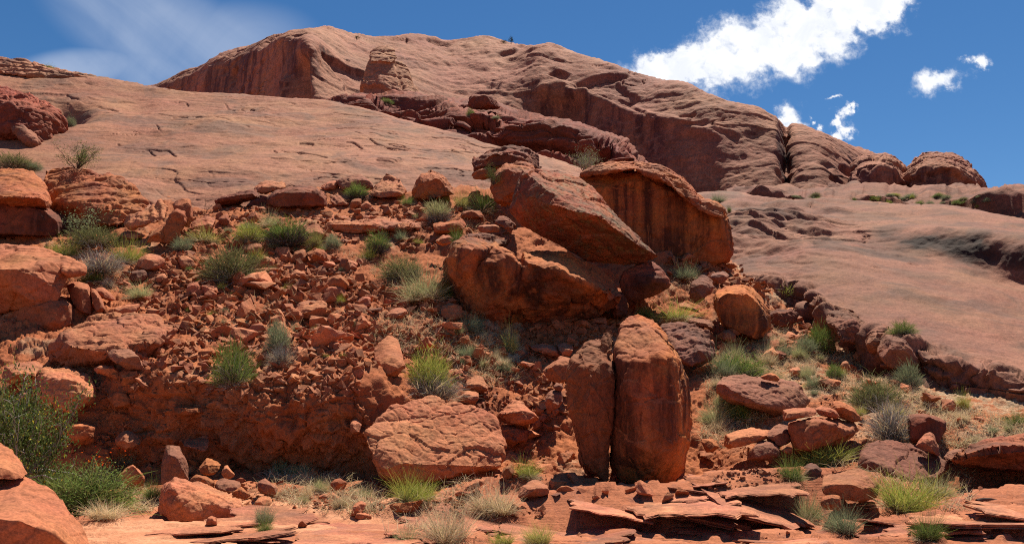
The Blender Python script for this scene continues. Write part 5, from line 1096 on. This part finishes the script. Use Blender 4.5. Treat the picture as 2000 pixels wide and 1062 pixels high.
PM = {
 'lime': plant_mat('lime_stems', (0.34, 0.36, 0.075), (0.24, 0.20, 0.10)), 'yellow': plant_mat('yellow_green_stems', (0.42, 0.39, 0.12), (0.28, 0.22, 0.12)),
 'green': plant_mat('green_stems', (0.17, 0.23, 0.055), (0.16, 0.14, 0.07)), 'olive': plant_mat('olive_stems', (0.165, 0.165, 0.062), (0.13, 0.11, 0.075)),
 'sage': plant_mat('grey_green_stems', (0.24, 0.275, 0.15), (0.20, 0.17, 0.12)), 'pale': plant_mat('pale_green_stems', (0.40, 0.40, 0.19), (0.38, 0.30, 0.18)),
 'grey': plant_mat('grey_dead_stems', (0.30, 0.265, 0.235), (0.16, 0.14, 0.13), trans=.1), 'dark': plant_mat('dark_dead_stems', (0.13, 0.115, 0.11), (0.06, 0.052, 0.05), trans=.05),
 'straw': plant_mat('straw_stems', (0.62, 0.50, 0.31), (0.42, 0.31, 0.18)), 'leaf': plant_mat('bush_leaves', (0.12, 0.155, 0.045), (0.12, 0.155, 0.045), trans=.3, vary=.6),
 'leafgrey': plant_mat('grey_green_leaves', (0.25, 0.29, 0.15), (0.25, 0.29, 0.15), trans=.3, vary=.45), 'flower': plant_mat('yellow_flowers', (0.62, 0.52, 0.05), (0.62, 0.52, 0.05), trans=.3, vary=.2),
 'orangeflower': plant_mat('orange_flowers', (0.78, 0.14, 0.012), (0.78, 0.14, 0.012), trans=.3, vary=.2), 'twig': plant_mat('bare_twigs', (0.36, 0.31, 0.28), (0.26, 0.21, 0.18), trans=0, vary=.2),
 'darktwig': plant_mat('dark_twigs', (0.10, 0.07, 0.055), (0.08, 0.055, 0.045), trans=0, vary=.2), 'juniper': plant_mat('juniper_leaves', (0.055, 0.075, 0.035), (0.045, 0.06, 0.03), trans=.1),
}
def attr(me, along, tint, hue):
    ca = me.color_attributes.new('stem', 'FLOAT_COLOR', 'POINT'); z = np.ones((len(along), 4), np.float32)
    z[:, 0] = along; z[:, 1] = tint; z[:, 2] = hue; ca.data.foreach_set('color', z.ravel())
def ribbons(name, S, Dr, L, w, mat, rng, bend=0.35, a0=0.0, a1=1.0, seg=3, wiggle=0.0):
    """Many thin tapering stems: start points S, directions Dr, lengths L."""
    n = len(S); Dr = Dr / np.linalg.norm(Dr, axis=1, keepdims=True)
    out = Dr.copy(); out[:, 2] = 0; out = out / np.maximum(np.linalg.norm(out, axis=1, keepdims=True), 1e-6)
    side = np.cross(Dr, rng.normal(size=(n, 3))); side /= np.maximum(np.linalg.norm(side, axis=1, keepdims=True), 1e-6)
    t = np.linspace(0, 1, seg + 1); Vs = []
    bd = (out * 0.8 + np.array([0, 0, -0.5]) + rng.normal(size=(n, 3)) * 0.35) * (bend * rng.rand(n))[:, None]
    for k in t:
        c = S + (Dr * k + bd * k * k) * L[:, None]
        if wiggle: c = c + rng.normal(size=(n, 3)) * (wiggle * k * L)[:, None]
        ww = (w * (1 - 0.8 * k))[:, None] if not np.isscalar(w) else w * (1 - 0.8 * k)
        Vs += [c - side * ww * .5, c + side * ww * .5]
    V = np.stack(Vs, 1).reshape(-1, 3); b = (np.arange(n) * 2 * (seg + 1))[:, None]
    F = np.concatenate([b + np.array([[2 * i, 2 * i + 1, 2 * i + 3, 2 * i + 2]]) for i in range(seg)])
    me = mesh_np(name, V, F, mat, smooth=True)
    al = np.repeat((a0 + (a1 - a0) * t)[None, :].repeat(n, 0), 2, 1).reshape(-1) if np.isscalar(a0) else (a0[:, None] + (1 - a0[:, None]) * t[None, :]).repeat(2, 1).reshape(-1)
    attr(me, al, np.repeat(rng.rand(n), 2 * (seg + 1)), np.repeat(rng.rand(n), 2 * (seg + 1)))
    return me
# Unit plants (about 1 wide, 1 high); copies share their meshes
def bunch(rng, n=980, spread=0.75, fan=1.0):
    """Grass blades rising from a few uneven clumps, leaning out, some broken short."""
    m = rng.randint(3, 6); cx = rng.normal(size=(m, 2)) * .17; hh = rng.uniform(.6, 1.0, m); tilt = rng.normal(size=(m, 2)) * .28; k = rng.choice(m, n, p=(lambda q: q / q.sum())(rng.uniform(.3, 1, m)))
    a = rng.uniform(0, 6.283, n); r = np.sqrt(rng.rand(n)) * 0.17; S = np.stack([cx[k, 0] + r * np.cos(a), cx[k, 1] + r * np.sin(a), np.zeros(n)], 1)
    el = np.arccos(1 - rng.rand(n) * (1 - math.cos(spread * 1.45))); b = a + rng.normal(size=n) * .7
    D = np.stack([np.sin(el) * np.cos(b) + tilt[k, 0], np.sin(el) * np.sin(b) + tilt[k, 1], np.cos(el)], 1)
    return S, D, rng.uniform(.15, .95, n) * (1 - .3 * (el / 1.5) ** 2) * hh[k]
def dome(rng, n=1300, lo=0.0, hi=1.0, r0=.3, r1=.85, ln=.3):
    """Short stems filling a dome, pointing outwards and up."""
    u = rng.rand(n); el = np.arccos(1 - u * (lo + hi) * 1.0 + (1 - (1)) ) if False else np.arccos(np.clip(lo + (hi - lo) * rng.rand(n), -1, 1))
    b = rng.uniform(0, 6.283, n); rad = rng.uniform(r0, r1, n)
    lump = 1 + .26 * np.sin(b * 2 + rng.uniform(0, 6)) * np.sin(el * 2 + rng.uniform(0, 3)) + .16 * np.sin(b * 5 + rng.uniform(0, 6)) * np.sin(el * 4) + .1 * np.sin(b * 9 + 2) 
    D = np.stack([np.sin(el) * np.cos(b), np.sin(el) * np.sin(b), np.cos(el)], 1)
    S = D * (rad * lump)[:, None] * np.array([.5, .5, .8])
    D2 = D * .8 + np.array([0, 0, .55]) + rng.normal(size=(n, 3)) * .4
    return S, D2, rng.uniform(.6, 1.2, n) * ln
rngP = np.random.RandomState(23)
def mk(nm, sdl, w, mat, bend=.35, a0=0.0, a1=1.0, seg=3, wiggle=0.0): return ribbons(nm, *sdl, w, PM[mat], rngP, bend, a0, a1, seg, wiggle)
PROTO = {}
for key, mat in (('bunch_lime', 'lime'), ('bunch_yellow', 'yellow'), ('bunch_green', 'green'), ('bunch_pale', 'pale'), ('bunch_sage', 'sage'), ('bunch_straw', 'straw')):
    PROTO[key] = [[('blades', mk('blades', bunch(rngP, 980, .85), .011, mat, .5)), ('dead_blades', mk('dead_blades', (lambda q: (q[0], q[1] * np.array([1.3, 1.3, .5]), q[2] * .7))(bunch(rngP, 330, 1.05)), .012, 'straw', .7))] for _ in range(4)]
for key, top_, low_ in (('dome_olive', 'olive', 'grey'), ('dome_green', 'green', 'grey'), ('dome_sage', 'sage', 'grey'), ('dome_lime', 'lime', 'grey'), ('darkbase', 'green', 'dark'), ('greybase', 'pale', 'grey')):
    PROTO[key] = []
    for _ in range(3):
        db = key in ('darkbase', 'greybase')
        PROTO[key].append([('foliage', mk('foliage', dome(rngP, 1500, .45 if db else .02, 1.0, .35, .92, .26), .012, top_, .3, 0.2)), ('dead_stems', mk('dead_stems', dome(rngP, 900 if db else 420, -.1, .6, .1, .85 if db else .55, .34), .012, low_, .5, wiggle=.05))])
PROTO['deadshrub'] = [[('twigs', mk('twigs', dome(rngP, 1100, -.05, 1.0, .05, .75, .36), .011, 'grey', .6, wiggle=.08)), ('dead_stems', mk('dead_stems', dome(rngP, 260, -.1, .7, .2, .8, .3), .012, 'straw', .5))] for _ in range(2)]
def tubes(paths, radii, rng, mat, k=5):
    """Branches: polylines with tapering radius as little tubes."""
    Vs, Fs, al, off = [], [], [], 0
    for p, r in zip(paths, radii):
        p = np.asarray(p, float); n = len(p); tg = np.gradient(p, axis=0); tg /= np.maximum(np.linalg.norm(tg, axis=1, keepdims=True), 1e-9)
        a = np.cross(tg, np.array([.3, .9, .2])); a /= np.maximum(np.linalg.norm(a, axis=1, keepdims=True), 1e-9); b = np.cross(tg, a)
        th = np.arange(k) * 6.2832 / k; rr = r * np.linspace(1, .35, n)
        ring = p[:, None] + (a[:, None] * np.cos(th)[None, :, None] + b[:, None] * np.sin(th)[None, :, None]) * rr[:, None, None]
        Vs.append(ring.reshape(-1, 3)); i = np.arange(n * k).reshape(n, k); j = np.roll(i, -1, 1)
        Fs.append(np.stack([i[:-1], j[:-1], j[1:], i[1:]], -1).reshape(-1, 4) + off); al.append(np.repeat(np.linspace(0, 1, n), k)); off += n * k
    V = np.concatenate(Vs); me = mesh_np('branches', V, np.concatenate(Fs), PM[mat]); al = np.concatenate(al); attr(me, al, rng.rand(len(al)) * 0 + .5, rng.rand(len(al)) * 0 + .5); return me
def leaves(pts, size, rng, mat, name='leaves'):
    n = len(pts); a = rng.normal(size=(n, 3)); a /= np.linalg.norm(a, axis=1, keepdims=True); b = np.cross(a, rng.normal(size=(n, 3))); b /= np.linalg.norm(b, axis=1, keepdims=True)
    s = size * rng.uniform(.6, 1.3, n)[:, None]
    V = np.stack([pts - a * s, pts + b * s * .5, pts + a * s, pts - b * s * .5], 1).reshape(-1, 3); F = (np.arange(n) * 4)[:, None] + np.arange(4)[None, :]
    me = mesh_np(name, V, F, PM[mat]); attr(me, np.repeat(rng.rand(n), 4), np.repeat(rng.rand(n), 4), np.repeat(rng.rand(n), 4)); return me
def branch_set(rng, n, upright=.6, spread=.5, seg=6):
    """Main branches from one foot, each with side twigs; returns (paths, radii, tip points)."""
    paths, radii, tips = [], [], []
    for i in range(n):
        b = rng.uniform(0, 6.283); el = rng.uniform(.1, 1.2) * (1.3 - upright)
        d = np.array([math.sin(el) * math.cos(b), math.sin(el) * math.sin(b), math.cos(el)]); p = np.array([math.cos(b) * .05, math.sin(b) * .05, 0.]); path = [p]
        L = rng.uniform(.55, 1.0)
        for k in range(seg):
            d = d + rng.normal(size=3) * .22; d[2] += .03; d /= np.linalg.norm(d); p = p + d * L / seg; path.append(p)
            if k >= 1:
                for _ in range(2):
                    dd = d + rng.normal(size=3) * .9; dd /= np.linalg.norm(dd); q = [p]; pp = p
                    for _k in range(3): dd = dd + rng.normal(size=3) * .25; pp = pp + dd / np.linalg.norm(dd) * L * .09; q.append(pp); tips.append(pp)
                    paths.append(q); radii.append(.004)
        paths.append(path); radii.append(.012); tips += path[2:]
    return paths, radii, np.array(tips)
def leafy(rng, nb, nl, size, upright, leafm, twigm, flower=None, nf=0, clump=.07):
    paths, radii, tips = branch_set(rng, nb, upright)
    c = tips[rng.randint(len(tips), size=nl)] + rng.normal(size=(nl, 3)) * clump
    out = [('branches', tubes(paths, radii, rng, twigm)), ('leaves', leaves(c[c[:, 2] > .02], size, rng, leafm))]
    if flower:
        f = tips[rng.randint(len(tips), size=nf)] + rng.normal(size=(nf, 3)) * clump * .8
        out.append(('blossoms', leaves(f, size * .9, rng, flower, 'blossoms')))
    return out
PROTO['leafy'] = [leafy(rngP, 16, 2600, .018, .55, 'leaf', 'darktwig')]
PROTO['leafygrey'] = [leafy(rngP, 18, 2400, .016, .5, 'leafgrey', 'twig')]
PROTO['bigbush'] = [leafy(rngP, 40, 12000, .020, .35, 'leaf', 'twig', 'flower', 420, .06)]
PROTO['stalky'] = [leafy(rngP, 11, 900, .024, .7, 'leafgrey', 'darktwig')]
PROTO['bare'] = [leafy(rngP, 7, 90, .016, .6, 'leafgrey', 'darktwig')]
PROTO['mallow'] = [[('stems', mk('stems', bunch(rngP, 260, .9), .012, 'sage', .4)), ('leaves', leaves(rngP.normal(size=(700, 3)) * np.array([.26, .26, .2]) + np.array([0, 0, .32]), .02, rngP, 'leafgrey')),
                    ('blossoms', leaves(rngP.normal(size=(90, 3)) * np.array([.32, .32, .16]) + np.array([0, 0, .72]), .034, rngP, 'orangeflower', 'blossoms'))]]
PROTO['herb'] = [[('stems', mk('stems', dome(rngP, 1500, .0, 1.0, .2, .85, .3), .012, 'green', .4)), ('leaves', leaves((lambda q: q[0])(dome(rngP, 1600, .0, 1.0, .5, 1.0, .3)), .022, rngP, 'leaf'))]]
def juni(rng):
    paths = [[(0, 0, 0), (.03, 0, .3), (-.02, .02, .6), (.02, 0, .9)]]; c = rng.normal(size=(1500, 3)) * np.array([.2, .2, .22]) + np.array([0, 0, .55]); c = c[c[:, 2] > .1]
    k = worley(c * 4)[0] < .5
    return [('trunk', tubes(paths, [.05], rng, 'darktwig')), ('crown', leaves(c[k], .045, rng, 'juniper', 'crown'))]
PROTO['juniper'] = [juni(rngP)]
_pi = [0]
def plant(name, cat, label, kind, px, py, w, h, surf=None, D=None, group=None, sink=0.02, parts=True):
    _pi[0] += 1; rng = random.Random(_pi[0])
    if D is None:
        ht = (surf or gs).hit(px, py)
        if ht is None: return None
        p = ht[0]
    else: p = at(px, py, D)
    Dp = p[1]; W_ = w / FOC * Dp; H_ = h / FOC * Dp
    root = bpy.data.objects.new(name, None); COL.objects.link(root); root.empty_display_size = .1
    root['label'] = label; root['category'] = cat
    if group: root['group'] = group
    root.location = (p[0], p[1], p[2] - sink * H_)
    vs = PROTO[kind]; v = vs[_pi[0] % len(vs)]
    ex = EXT.setdefault((kind, _pi[0] % len(vs)), None)
    if ex is None:
        cs = np.concatenate([co_no(me)[0] for _, me in v]); ex = (np.percentile(np.abs(cs[:, :2]), 97) * 2.0, np.percentile(cs[:, 2], 98)); EXT[(kind, _pi[0] % len(vs))] = ex
    rz = rng.uniform(0, 6.28); root.rotation_euler = (rng.gauss(0, .09), rng.gauss(0, .09), 0) if kind not in ('juniper', 'bigbush') else (0, 0, 0)
    for nm, me in v:
        o = bpy.data.objects.new(nm, me); COL.objects.link(o); o.parent = root
        o.rotation_euler = (0, 0, rz); o.scale = (W_ / ex[0], W_ / ex[0], H_ / ex[1])
    return root
EXT = {}
for a in [
 ('grass_tuft', 'grass', 'pale green tuft behind the top of the big smooth overhanging boulder', 'bunch_lime', 125, 504, 62, 34),
 ('shrub', 'shrub', 'dark olive shrub in front of the leafy stalks, by the layered dome', 'dome_olive', 192, 482, 98, 36),
 ('bush', 'bush', 'leafy stalks sprouting from the shaded hollow beside the layered dome', 'stalky', 152, 470, 95, 72),
 ('grass_tuft', 'grass', 'yellow-green upright tuft next to the grey dead shrub', 'bunch_lime', 248, 514, 56, 46),
 ('shrub', 'shrub', 'sprawling grey dead shrub beside the beak-like boulder tip', 'deadshrub', 202, 536, 92, 48),
 ('grass_tuft', 'grass', 'short green tuft under the beak-like boulder tip', 'bunch_green', 185, 552, 45, 22),
 ('shrub', 'shrub', 'tiny ash grey twiggy shrub on the dirt below the dead shrub', 'deadshrub', 210, 562, 24, 20),
 ('grass_tuft', 'grass', 'green and straw coloured tuft above the tapered flat slab', 'bunch_pale', 268, 582, 54, 26),
 ('shrub', 'shrub', 'small blue-grey shrub at the foot of the upright slabs', 'dome_sage', 356, 491, 44, 28),
 ('grass_tuft', 'grass', 'spreading yellow grass along the rocks beyond the upright slabs', 'bunch_yellow', 400, 474, 72, 28),
 ('shrub', 'shrub', 'bright lime yellow bush, brightest on the upper slope', 'dome_lime', 488, 473, 60, 36),
 ('grass_tuft', 'grass', 'pale loose tuft between the thin dark slab and the dark-based shrub', 'bunch_pale', 525, 444, 44, 28),
 ('shrub', 'shrub', 'large flat-topped shrub with a black dead base', 'darkbase', 562, 484, 98, 52),
 ('grass_tuft', 'grass', 'yellow tuft growing against the large black-based shrub', 'bunch_yellow', 612, 482, 36, 32),
 ('shrub', 'shrub', 'large grey olive shrub in the middle of the rubble', 'dome_olive', 455, 550, 112, 70),
 ('grass_tuft', 'grass', 'lime shoots rising from the side of the large olive shrub', 'bunch_lime', 500, 512, 36, 26),
 ('shrub', 'shrub', 'small blue-green shrub under the undercut slab', 'dome_sage', 652, 485, 34, 28),
 ('shrub', 'shrub', 'round bristly shrub with green cap and black base, below the undercut slab', 'darkbase', 738, 497, 48, 42),
 ('grass_tuft', 'grass', 'small vivid lime tuft next to the round bristly shrub', 'bunch_lime', 719, 508, 30, 24),
 ('shrub', 'shrub', 'loose olive shrub spreading above the pale grass', 'dome_olive', 785, 548, 88, 46),
 ('grass_tuft', 'grass', 'tall pale dry grass at the side of the broken boulder', 'bunch_pale', 826, 588, 92, 56),
 ('grass_tuft', 'grass', 'darker green tuft hugging the foot of the broken boulder', 'bunch_green', 868, 584, 34, 34),
 ('shrub', 'shrub', 'shrub with dark base between the notched stone and the pale boulder', 'darkbase', 697, 392, 52, 32),
 ('grass_tuft', 'grass', 'little green tuft below the pale sloping boulder', 'bunch_green', 798, 400, 30, 18),
 ('shrub', 'shrub', 'shrub with grey dead base in front of the lone dome boulder', 'greybase', 855, 434, 52, 40),
 ('grass_tuft', 'grass', 'round pale yellow tuft between the two propped boulders', 'bunch_yellow', 908, 408, 38, 32),
 ('grass_tuft', 'grass', 'tall olive grass at the side of the propping boulder', 'bunch_green', 946, 417, 48, 46),
 ('grass_tuft', 'grass', 'small bright tuft beside the lone dome boulder', 'bunch_lime', 863, 396, 24, 20),
 ('shrub', 'shrub', 'dark olive shrub at the top of the talus beside the capstone', 'dome_olive', 893, 358, 46, 28),
 ('grass_tuft', 'grass', 'small green tuft on the shoulder of the broken boulder', 'bunch_green', 893, 476, 28, 34, None, 24.6),
 ('bush', 'bush', 'small green bush sprouting between the capstone and the propping boulder', 'leafy', 964, 360, 34, 40, None, 29.6),
 ('shrub', 'shrub', 'big round shrub with grey dead skirt above the large tan boulder', 'dome_lime', 824, 764, 92, 76),
 ('shrub', 'shrub', 'grey dead skirt of twigs spread beneath the big round shrub', 'deadshrub', 832, 782, 122, 46),
 ('shrub', 'shrub', 'bushy green shrub leaning out over the dirt bank', 'dome_green', 455, 754, 74, 84),
 ('shrub', 'shrub', 'grey dry shrub halfway down the rubble chute', 'dome_sage', 545, 690, 52, 62),
 ('shrub', 'shrub', 'wispy dead twigs below the grey dry shrub', 'deadshrub', 550, 712, 50, 34),
 ('grass_tuft', 'grass', 'bright lime tuft in front of the large tan boulder', 'bunch_lime', 810, 980, 86, 48),
 ('grass_tuft', 'grass', 'green tuft above the tan flat stone beside the split boulder', 'bunch_lime', 1030, 934, 52, 32),
 ('grass_tuft', 'grass', 'pale grey drooping tuft under the broken boulder', 'bunch_sage', 915, 650, 36, 32),
 ('grass_tuft', 'grass', 'tall yellow tuft near the shaded stones', 'bunch_yellow', 1001, 690, 38, 46),
 ('shrub', 'shrub', 'grey-green bristly shrub between the tilted block and the largest red boulder', 'dome_sage', 1265, 490, 38, 40),
 ('shrub', 'shrub', 'dark green low shrub under the streaked orange face', 'dome_green', 1349, 500, 38, 24),
 ('grass_tuft', 'grass', 'pale grey-green tuft on the ridge of thin slabs', 'bunch_sage', 1338, 545, 48, 28),
 ('grass_tuft', 'grass', 'long patch of green grass above the split standing boulder', 'bunch_lime', 1310, 630, 100, 32),
 ('grass_tuft', 'grass', 'shorter dark tuft at the shaded end of the long grass patch', 'bunch_green', 1262, 620, 36, 20),
 ('shrub', 'shrub', 'fresh green low shrub at the edge of the grey slickrock', 'dome_lime', 1531, 586, 56, 28),
 ('shrub', 'shrub', 'tall dark olive shrub against the grey slickrock', 'dome_olive', 1614, 620, 54, 48),
 ('shrub', 'shrub', 'dark green shrub below the fractured block', 'dome_green', 1600, 690, 60, 54),
 ('shrub', 'shrub', 'round pale green shrub next to the dark green one', 'dome_sage', 1572, 690, 40, 34),
 ('shrub', 'shrub', 'wide low green shrub behind the broad flat-topped boulder', 'dome_green', 1440, 736, 110, 42),
 ('grass_tuft', 'grass', 'light green grass at the end of the wide low shrub', 'bunch_sage', 1400, 735, 66, 40),
 ('grass_tuft', 'grass', 'green grass growing at the foot of the broad flat-topped boulder', 'bunch_pale', 1395, 826, 60, 36),
 ('grass_tuft', 'grass', 'weedy green tuft in the shade of the broad flat-topped boulder', 'bunch_green', 1440, 822, 42, 38),
 ('shrub', 'shrub', 'wide grey olive shrub in the middle of the grassy slope', 'dome_olive', 1708, 796, 100, 54),
 ('shrub', 'shrub', 'bare grey twiggy shrub beside the dark shaded boulder', 'deadshrub', 1742, 862, 92, 74),
 ('shrub', 'shrub', 'grey-green shrub under the rounded knob', 'dome_sage', 1775, 756, 50, 46),
 ('flowering_plant', 'flower', 'plant with orange flowers growing below the bedded block', 'mallow', 1702, 711, 52, 36),
 ('shrub', 'shrub', 'bright green shrublet on the red slab of the grassy slope', 'dome_green', 1628, 738, 36, 26),
 ('grass_tuft', 'grass', 'vivid green tuft alone at the foot of the slickrock', 'bunch_lime', 1882, 800, 26, 32),
 ('shrub', 'shrub', 'low green shrub lying on the slickrock above the rounded knob', 'dome_green', 1768, 654, 50, 26, 'rs'),
 ('grass_tuft', 'grass', 'green tuft at the far end of the slickrock foot', 'bunch_green', 1985, 832, 44, 28),
 ('grass_tuft', 'grass', 'large spread of tall green grass before the sloping boulder', 'bunch_lime', 1775, 998, 130, 64),
 ('grass_tuft', 'grass', 'straw-green grass at the side of the large spread of grass', 'bunch_pale', 1832, 975, 66, 44),
 ('grass_tuft', 'grass', 'bushy pale plant on the ledges, farther of the two by the tabular rock', 'bunch_pale', 1575, 1020, 58, 50),
 ('grass_tuft', 'grass', 'rounded straw-green plant, nearer of the two by the tabular rock', 'bunch_sage', 1636, 1038, 66, 46),
 ('grass_tuft', 'grass', 'spiky dark green tuft at the bottom edge of the ledges', 'bunch_green', 1805, 1054, 62, 50),
 ('grass_tuft', 'grass', 'patch of green grass below the curved block', 'bunch_lime', 1600, 908, 110, 36),
 ('grass_tuft', 'grass', 'olive tuft beside the upright chunk of brown rock', 'bunch_green', 1555, 935, 54, 36),
 ('grass_tuft', 'grass', 'tall dry straw grass in front of the undercut flat stone', 'bunch_straw', 872, 1062, 96, 70),
 ('grass_tuft', 'grass', 'dry straw grass fringed with green on the layered ledge', 'bunch_straw', 955, 1000, 90, 46),
 ('grass_tuft', 'grass', 'small pale tuft at the very bottom beside the straw grass', 'bunch_pale', 795, 1064, 50, 32),
 ('grass_tuft', 'grass', 'low green tuft at the bottom below the layered ledge', 'bunch_lime', 975, 1066, 50, 26),
 ('grass_tuft', 'grass', 'straggly yellow tuft at the bottom on the ledge', 'bunch_yellow', 1050, 1062, 60, 36),
 ('grass_tuft', 'grass', 'thin green sprigs on the pale rock floor', 'bunch_green', 520, 1040, 30, 24),
 ('grass_tuft', 'grass', 'green weeds at the tip of the wedge-shaped boulder', 'bunch_sage', 512, 1020, 36, 34),
 ('grass_tuft', 'grass', 'dark weeds in the shade between the square rock and the upright lump', 'bunch_green', 292, 975, 40, 34),
 ('bush', 'bush', 'large leafy bush with yellow flowers and bare arching twigs', 'bigbush', 34, 932, 160, 176, None, 11.5),
 ('herb', 'plant', 'dense green herb patch behind the bottom corner boulder', 'herb', 168, 1004, 150, 84),
 ('herb', 'plant', 'green herb clump under the leafy bush', 'herb', 100, 990, 110, 70, None, 11.9),
 ('grass_tuft', 'grass', 'yellow-green grass at the end of the herb patch', 'bunch_lime', 222, 1000, 54, 44),
 ('grass_tuft', 'grass', 'straw coloured dead grass at the foot of the herb patch', 'bunch_straw', 195, 1012, 80, 30),
 ('flowering_plant', 'flower', 'plant covered in orange flowers behind the herb patch', 'mallow', 196, 945, 80, 52),
 ('flowering_plant', 'flower', 'few orange flowers beside the square rock with one sunlit side', 'mallow', 245, 905, 60, 40),
 ('bush', 'bush', 'leafy green bush growing on top of the layered dome', 'leafy', 150, 328, 76, 56, None, 31.5),
 ('shrub', 'shrub', 'olive shrub on top of the rounded overhanging outcrop', 'dome_olive', 28, 331, 74, 30, None, 31.0),
 ('shrub', 'shrub', 'pale shrub behind the top of the overhanging outcrop', 'dome_sage', 62, 333, 36, 18, None, 31.2),
 ('shrub', 'shrub', 'tiny grey shrub in the hollow of the tan slope', 'dome_sage', 138, 247, 20, 20, 'ls'),
 ('bush', 'bush', 'grey-green leafy bush behind the largest red boulder', 'leafygrey', 1142, 336, 60, 46, None, 36.0),
 ('bush', 'bush', 'sparse twiggy bush on the skyline near the cap ledge', 'bare', 32, 122, 28, 20, 'ls'),
 ('bush', 'bush', 'bare crooked bush alone on the skyline of the tan slope', 'bare', 262, 159, 24, 19, 'ls'),
 ('bush', 'bush', 'pale twiggy bush at the foot of the tan slope', 'bare', 402, 416, 34, 32),
 ('grass_tuft', 'grass', 'yellow grass on the skyline where the tan slope meets the mesa', 'bunch_yellow', 345, 175, 30, 9, 'ls'),
 ('grass_tuft', 'grass', 'tuft on the skyline behind the cap ledge', 'bunch_green', 95, 136, 24, 9, 'ls'),
 ('shrub', 'shrub', 'small green shrub on the red ledges below the tower', 'dome_green', 756, 203, 26, 10, 'ks'),
 ('shrub', 'shrub', 'upright green shrub beside the perched flat-topped block', 'dome_green', 920, 229, 18, 20, 'ks'),
 ('shrub', 'shrub', 'faint green shrub lower on the red ledges', 'dome_sage', 968, 233, 16, 7, 'ks'),
 ('tree', 'juniper', 'lone dark juniper standing on the mesa skyline', 'juniper', 998, 86, 11, 16, None, 200),
 ('tree', 'juniper', 'small dark juniper beside the notch on the mesa top', 'juniper', 697, 78, 13, 9, None, 184),
 ('shrub', 'shrub', 'dark speck of juniper scrub next to the lone skyline juniper', 'juniper', 985, 85, 12, 7, None, 200),
 ('grass_tuft', 'grass', 'green tuft at the joint of the largest red boulder and the slickrock', 'bunch_green', 1424, 414, 10, 12, 'rs'),
 ('grass_tuft', 'grass', 'sparse green sprig on the upper slickrock ledges', 'bunch_sage', 1402, 395, 30, 16, 'rs'),
]:
    a = list(a)
    if len(a) > 8 and isinstance(a[8], str): a[8] = {'ls': ls, 'rs': rs, 'ks': ks, 'bt': bt}[a[8]]
    plant(*a)
# scrub dotted over the bench below the buttes
rb = random.Random(3)
for i in range(46):
    x = rb.uniform(1470, 1930); y = rb.uniform(383, 408)
    plant('shrub', 'shrub', 'small scrub bush dotted over the bench below the buttes', rb.choice(['dome_green', 'dome_lime', 'dome_sage', 'dome_olive', 'dome_sage']), x, y, rb.uniform(8, 24), rb.uniform(4, 10), bt, None, 'scrub bushes on the bench')

for lab, grp, pl, n, kinds, s0, s1 in (
    ('little green weed growing between stones of the rubble chute', 'little weeds in the rubble chute', '380,500 640,490 740,600 700,720 560,700 420,690 340,580', 26, ['bunch_green', 'bunch_lime', 'bunch_sage'], 8, 20),
    ('small dry tuft dotted over the grassy slope', 'small dry tufts on the grassy slope', '1390,720 1500,610 1600,680 1800,780 2000,850 1900,880 1700,840 1500,760 1400,850', 44, ['bunch_pale', 'bunch_straw', 'bunch_sage', 'bunch_yellow', 'bunch_straw'], 14, 40),
    ('small pale tuft in the dry grass below the broken boulder', 'small tufts below the broken boulder', '860,610 1040,680 1040,740 880,710', 14, ['bunch_pale', 'bunch_straw', 'bunch_sage'], 14, 34),
    ('small dry tuft in the litter at the foot of the dirt bank', 'small tufts at the foot of the dirt bank', '540,915 640,935 740,955 700,1000 580,990', 14, ['bunch_straw', 'bunch_pale', 'bunch_straw'], 14, 36),
    ('small tuft in the band of plants across the upper slope', 'small tufts across the upper slope', '330,470 520,430 700,470 850,400 960,400 940,440 760,500 560,490', 18, ['bunch_lime', 'bunch_sage', 'bunch_pale'], 10, 26)):
    pl = poly(pl)
    for i in range(n):
        x, y = sample(pl, rngL); s = rngL.uniform(s0, s1); plant('weed' if s1 < 22 else 'grass_tuft', 'weed' if s1 < 22 else 'grass', lab, kinds[rngL.randint(len(kinds))], x, y, s, s * rngL.uniform(.5, .9), None, None, grp)
# dry grass and litter over the slope
rngG = np.random.RandomState(31); S, Dv, L = [], [], []
for pl, n in (('1380,700 1500,610 1580,650 1720,730 1900,800 2040,850 2040,900 1850,870 1700,800 1600,760 1480,830 1420,880 1370,860', 19000), ('850,600 900,640 1040,680 1060,730 960,760 880,720 740,680 700,640', 4200),
              ('540,910 640,930 740,950 760,1000 700,1010 600,1000 500,960', 3600), ('240,950 300,960 300,1000 230,1005', 800), ('640,480 840,540 860,590 760,560', 900), ('1260,500 1360,520 1380,600 1250,620', 900),
              ('860,420 960,400 1000,440 930,460', 700), ('150,520 300,540 300,590 180,560', 500), ('820,940 960,940 1000,1000 860,1062 740,1050', 1500), ('1580,870 1900,860 1900,1000 1700,1000', 1800), ('400,560 620,500 700,640 560,720 420,640', 900)):
    pl = poly(pl)
    for i in range(n):
        x, y = sample(pl, rngG)
        if vnoise(np.array([[x * .021, y * .04, 3.3]]))[0] < -0.15 and rngG.rand() < .8: continue
        h = gs.hit(x, y)
        if h is None: continue
        S.append(h[0]); d = rngG.normal(size=3) * .55; d[2] = abs(d[2]) + .35; Dv.append(d); L.append(rngG.uniform(.07, .30))
me = ribbons('dry_grass', np.array(S), np.array(Dv), np.array(L), 0.010, PM['straw'], rngG, .8)
put('dry_grass', me, label='thin dry straw grass and litter over the slope', kind='stuff')
# a weathered stick on the floor
rngK = np.random.RandomState(2); p0 = gs.hit(1907, 981)[0]
pth = np.array([[0, 0, .02], [.1, .01, .045], [.2, -.01, .05], [.32, .01, .03]]); me = tubes([pth], [.035], rngK, 'darktwig', 8); me.name = 'stick'
put('stick', me, label='short dark weathered stick on the ledge before the overhanging boulder', cat='stick', loc=p0)
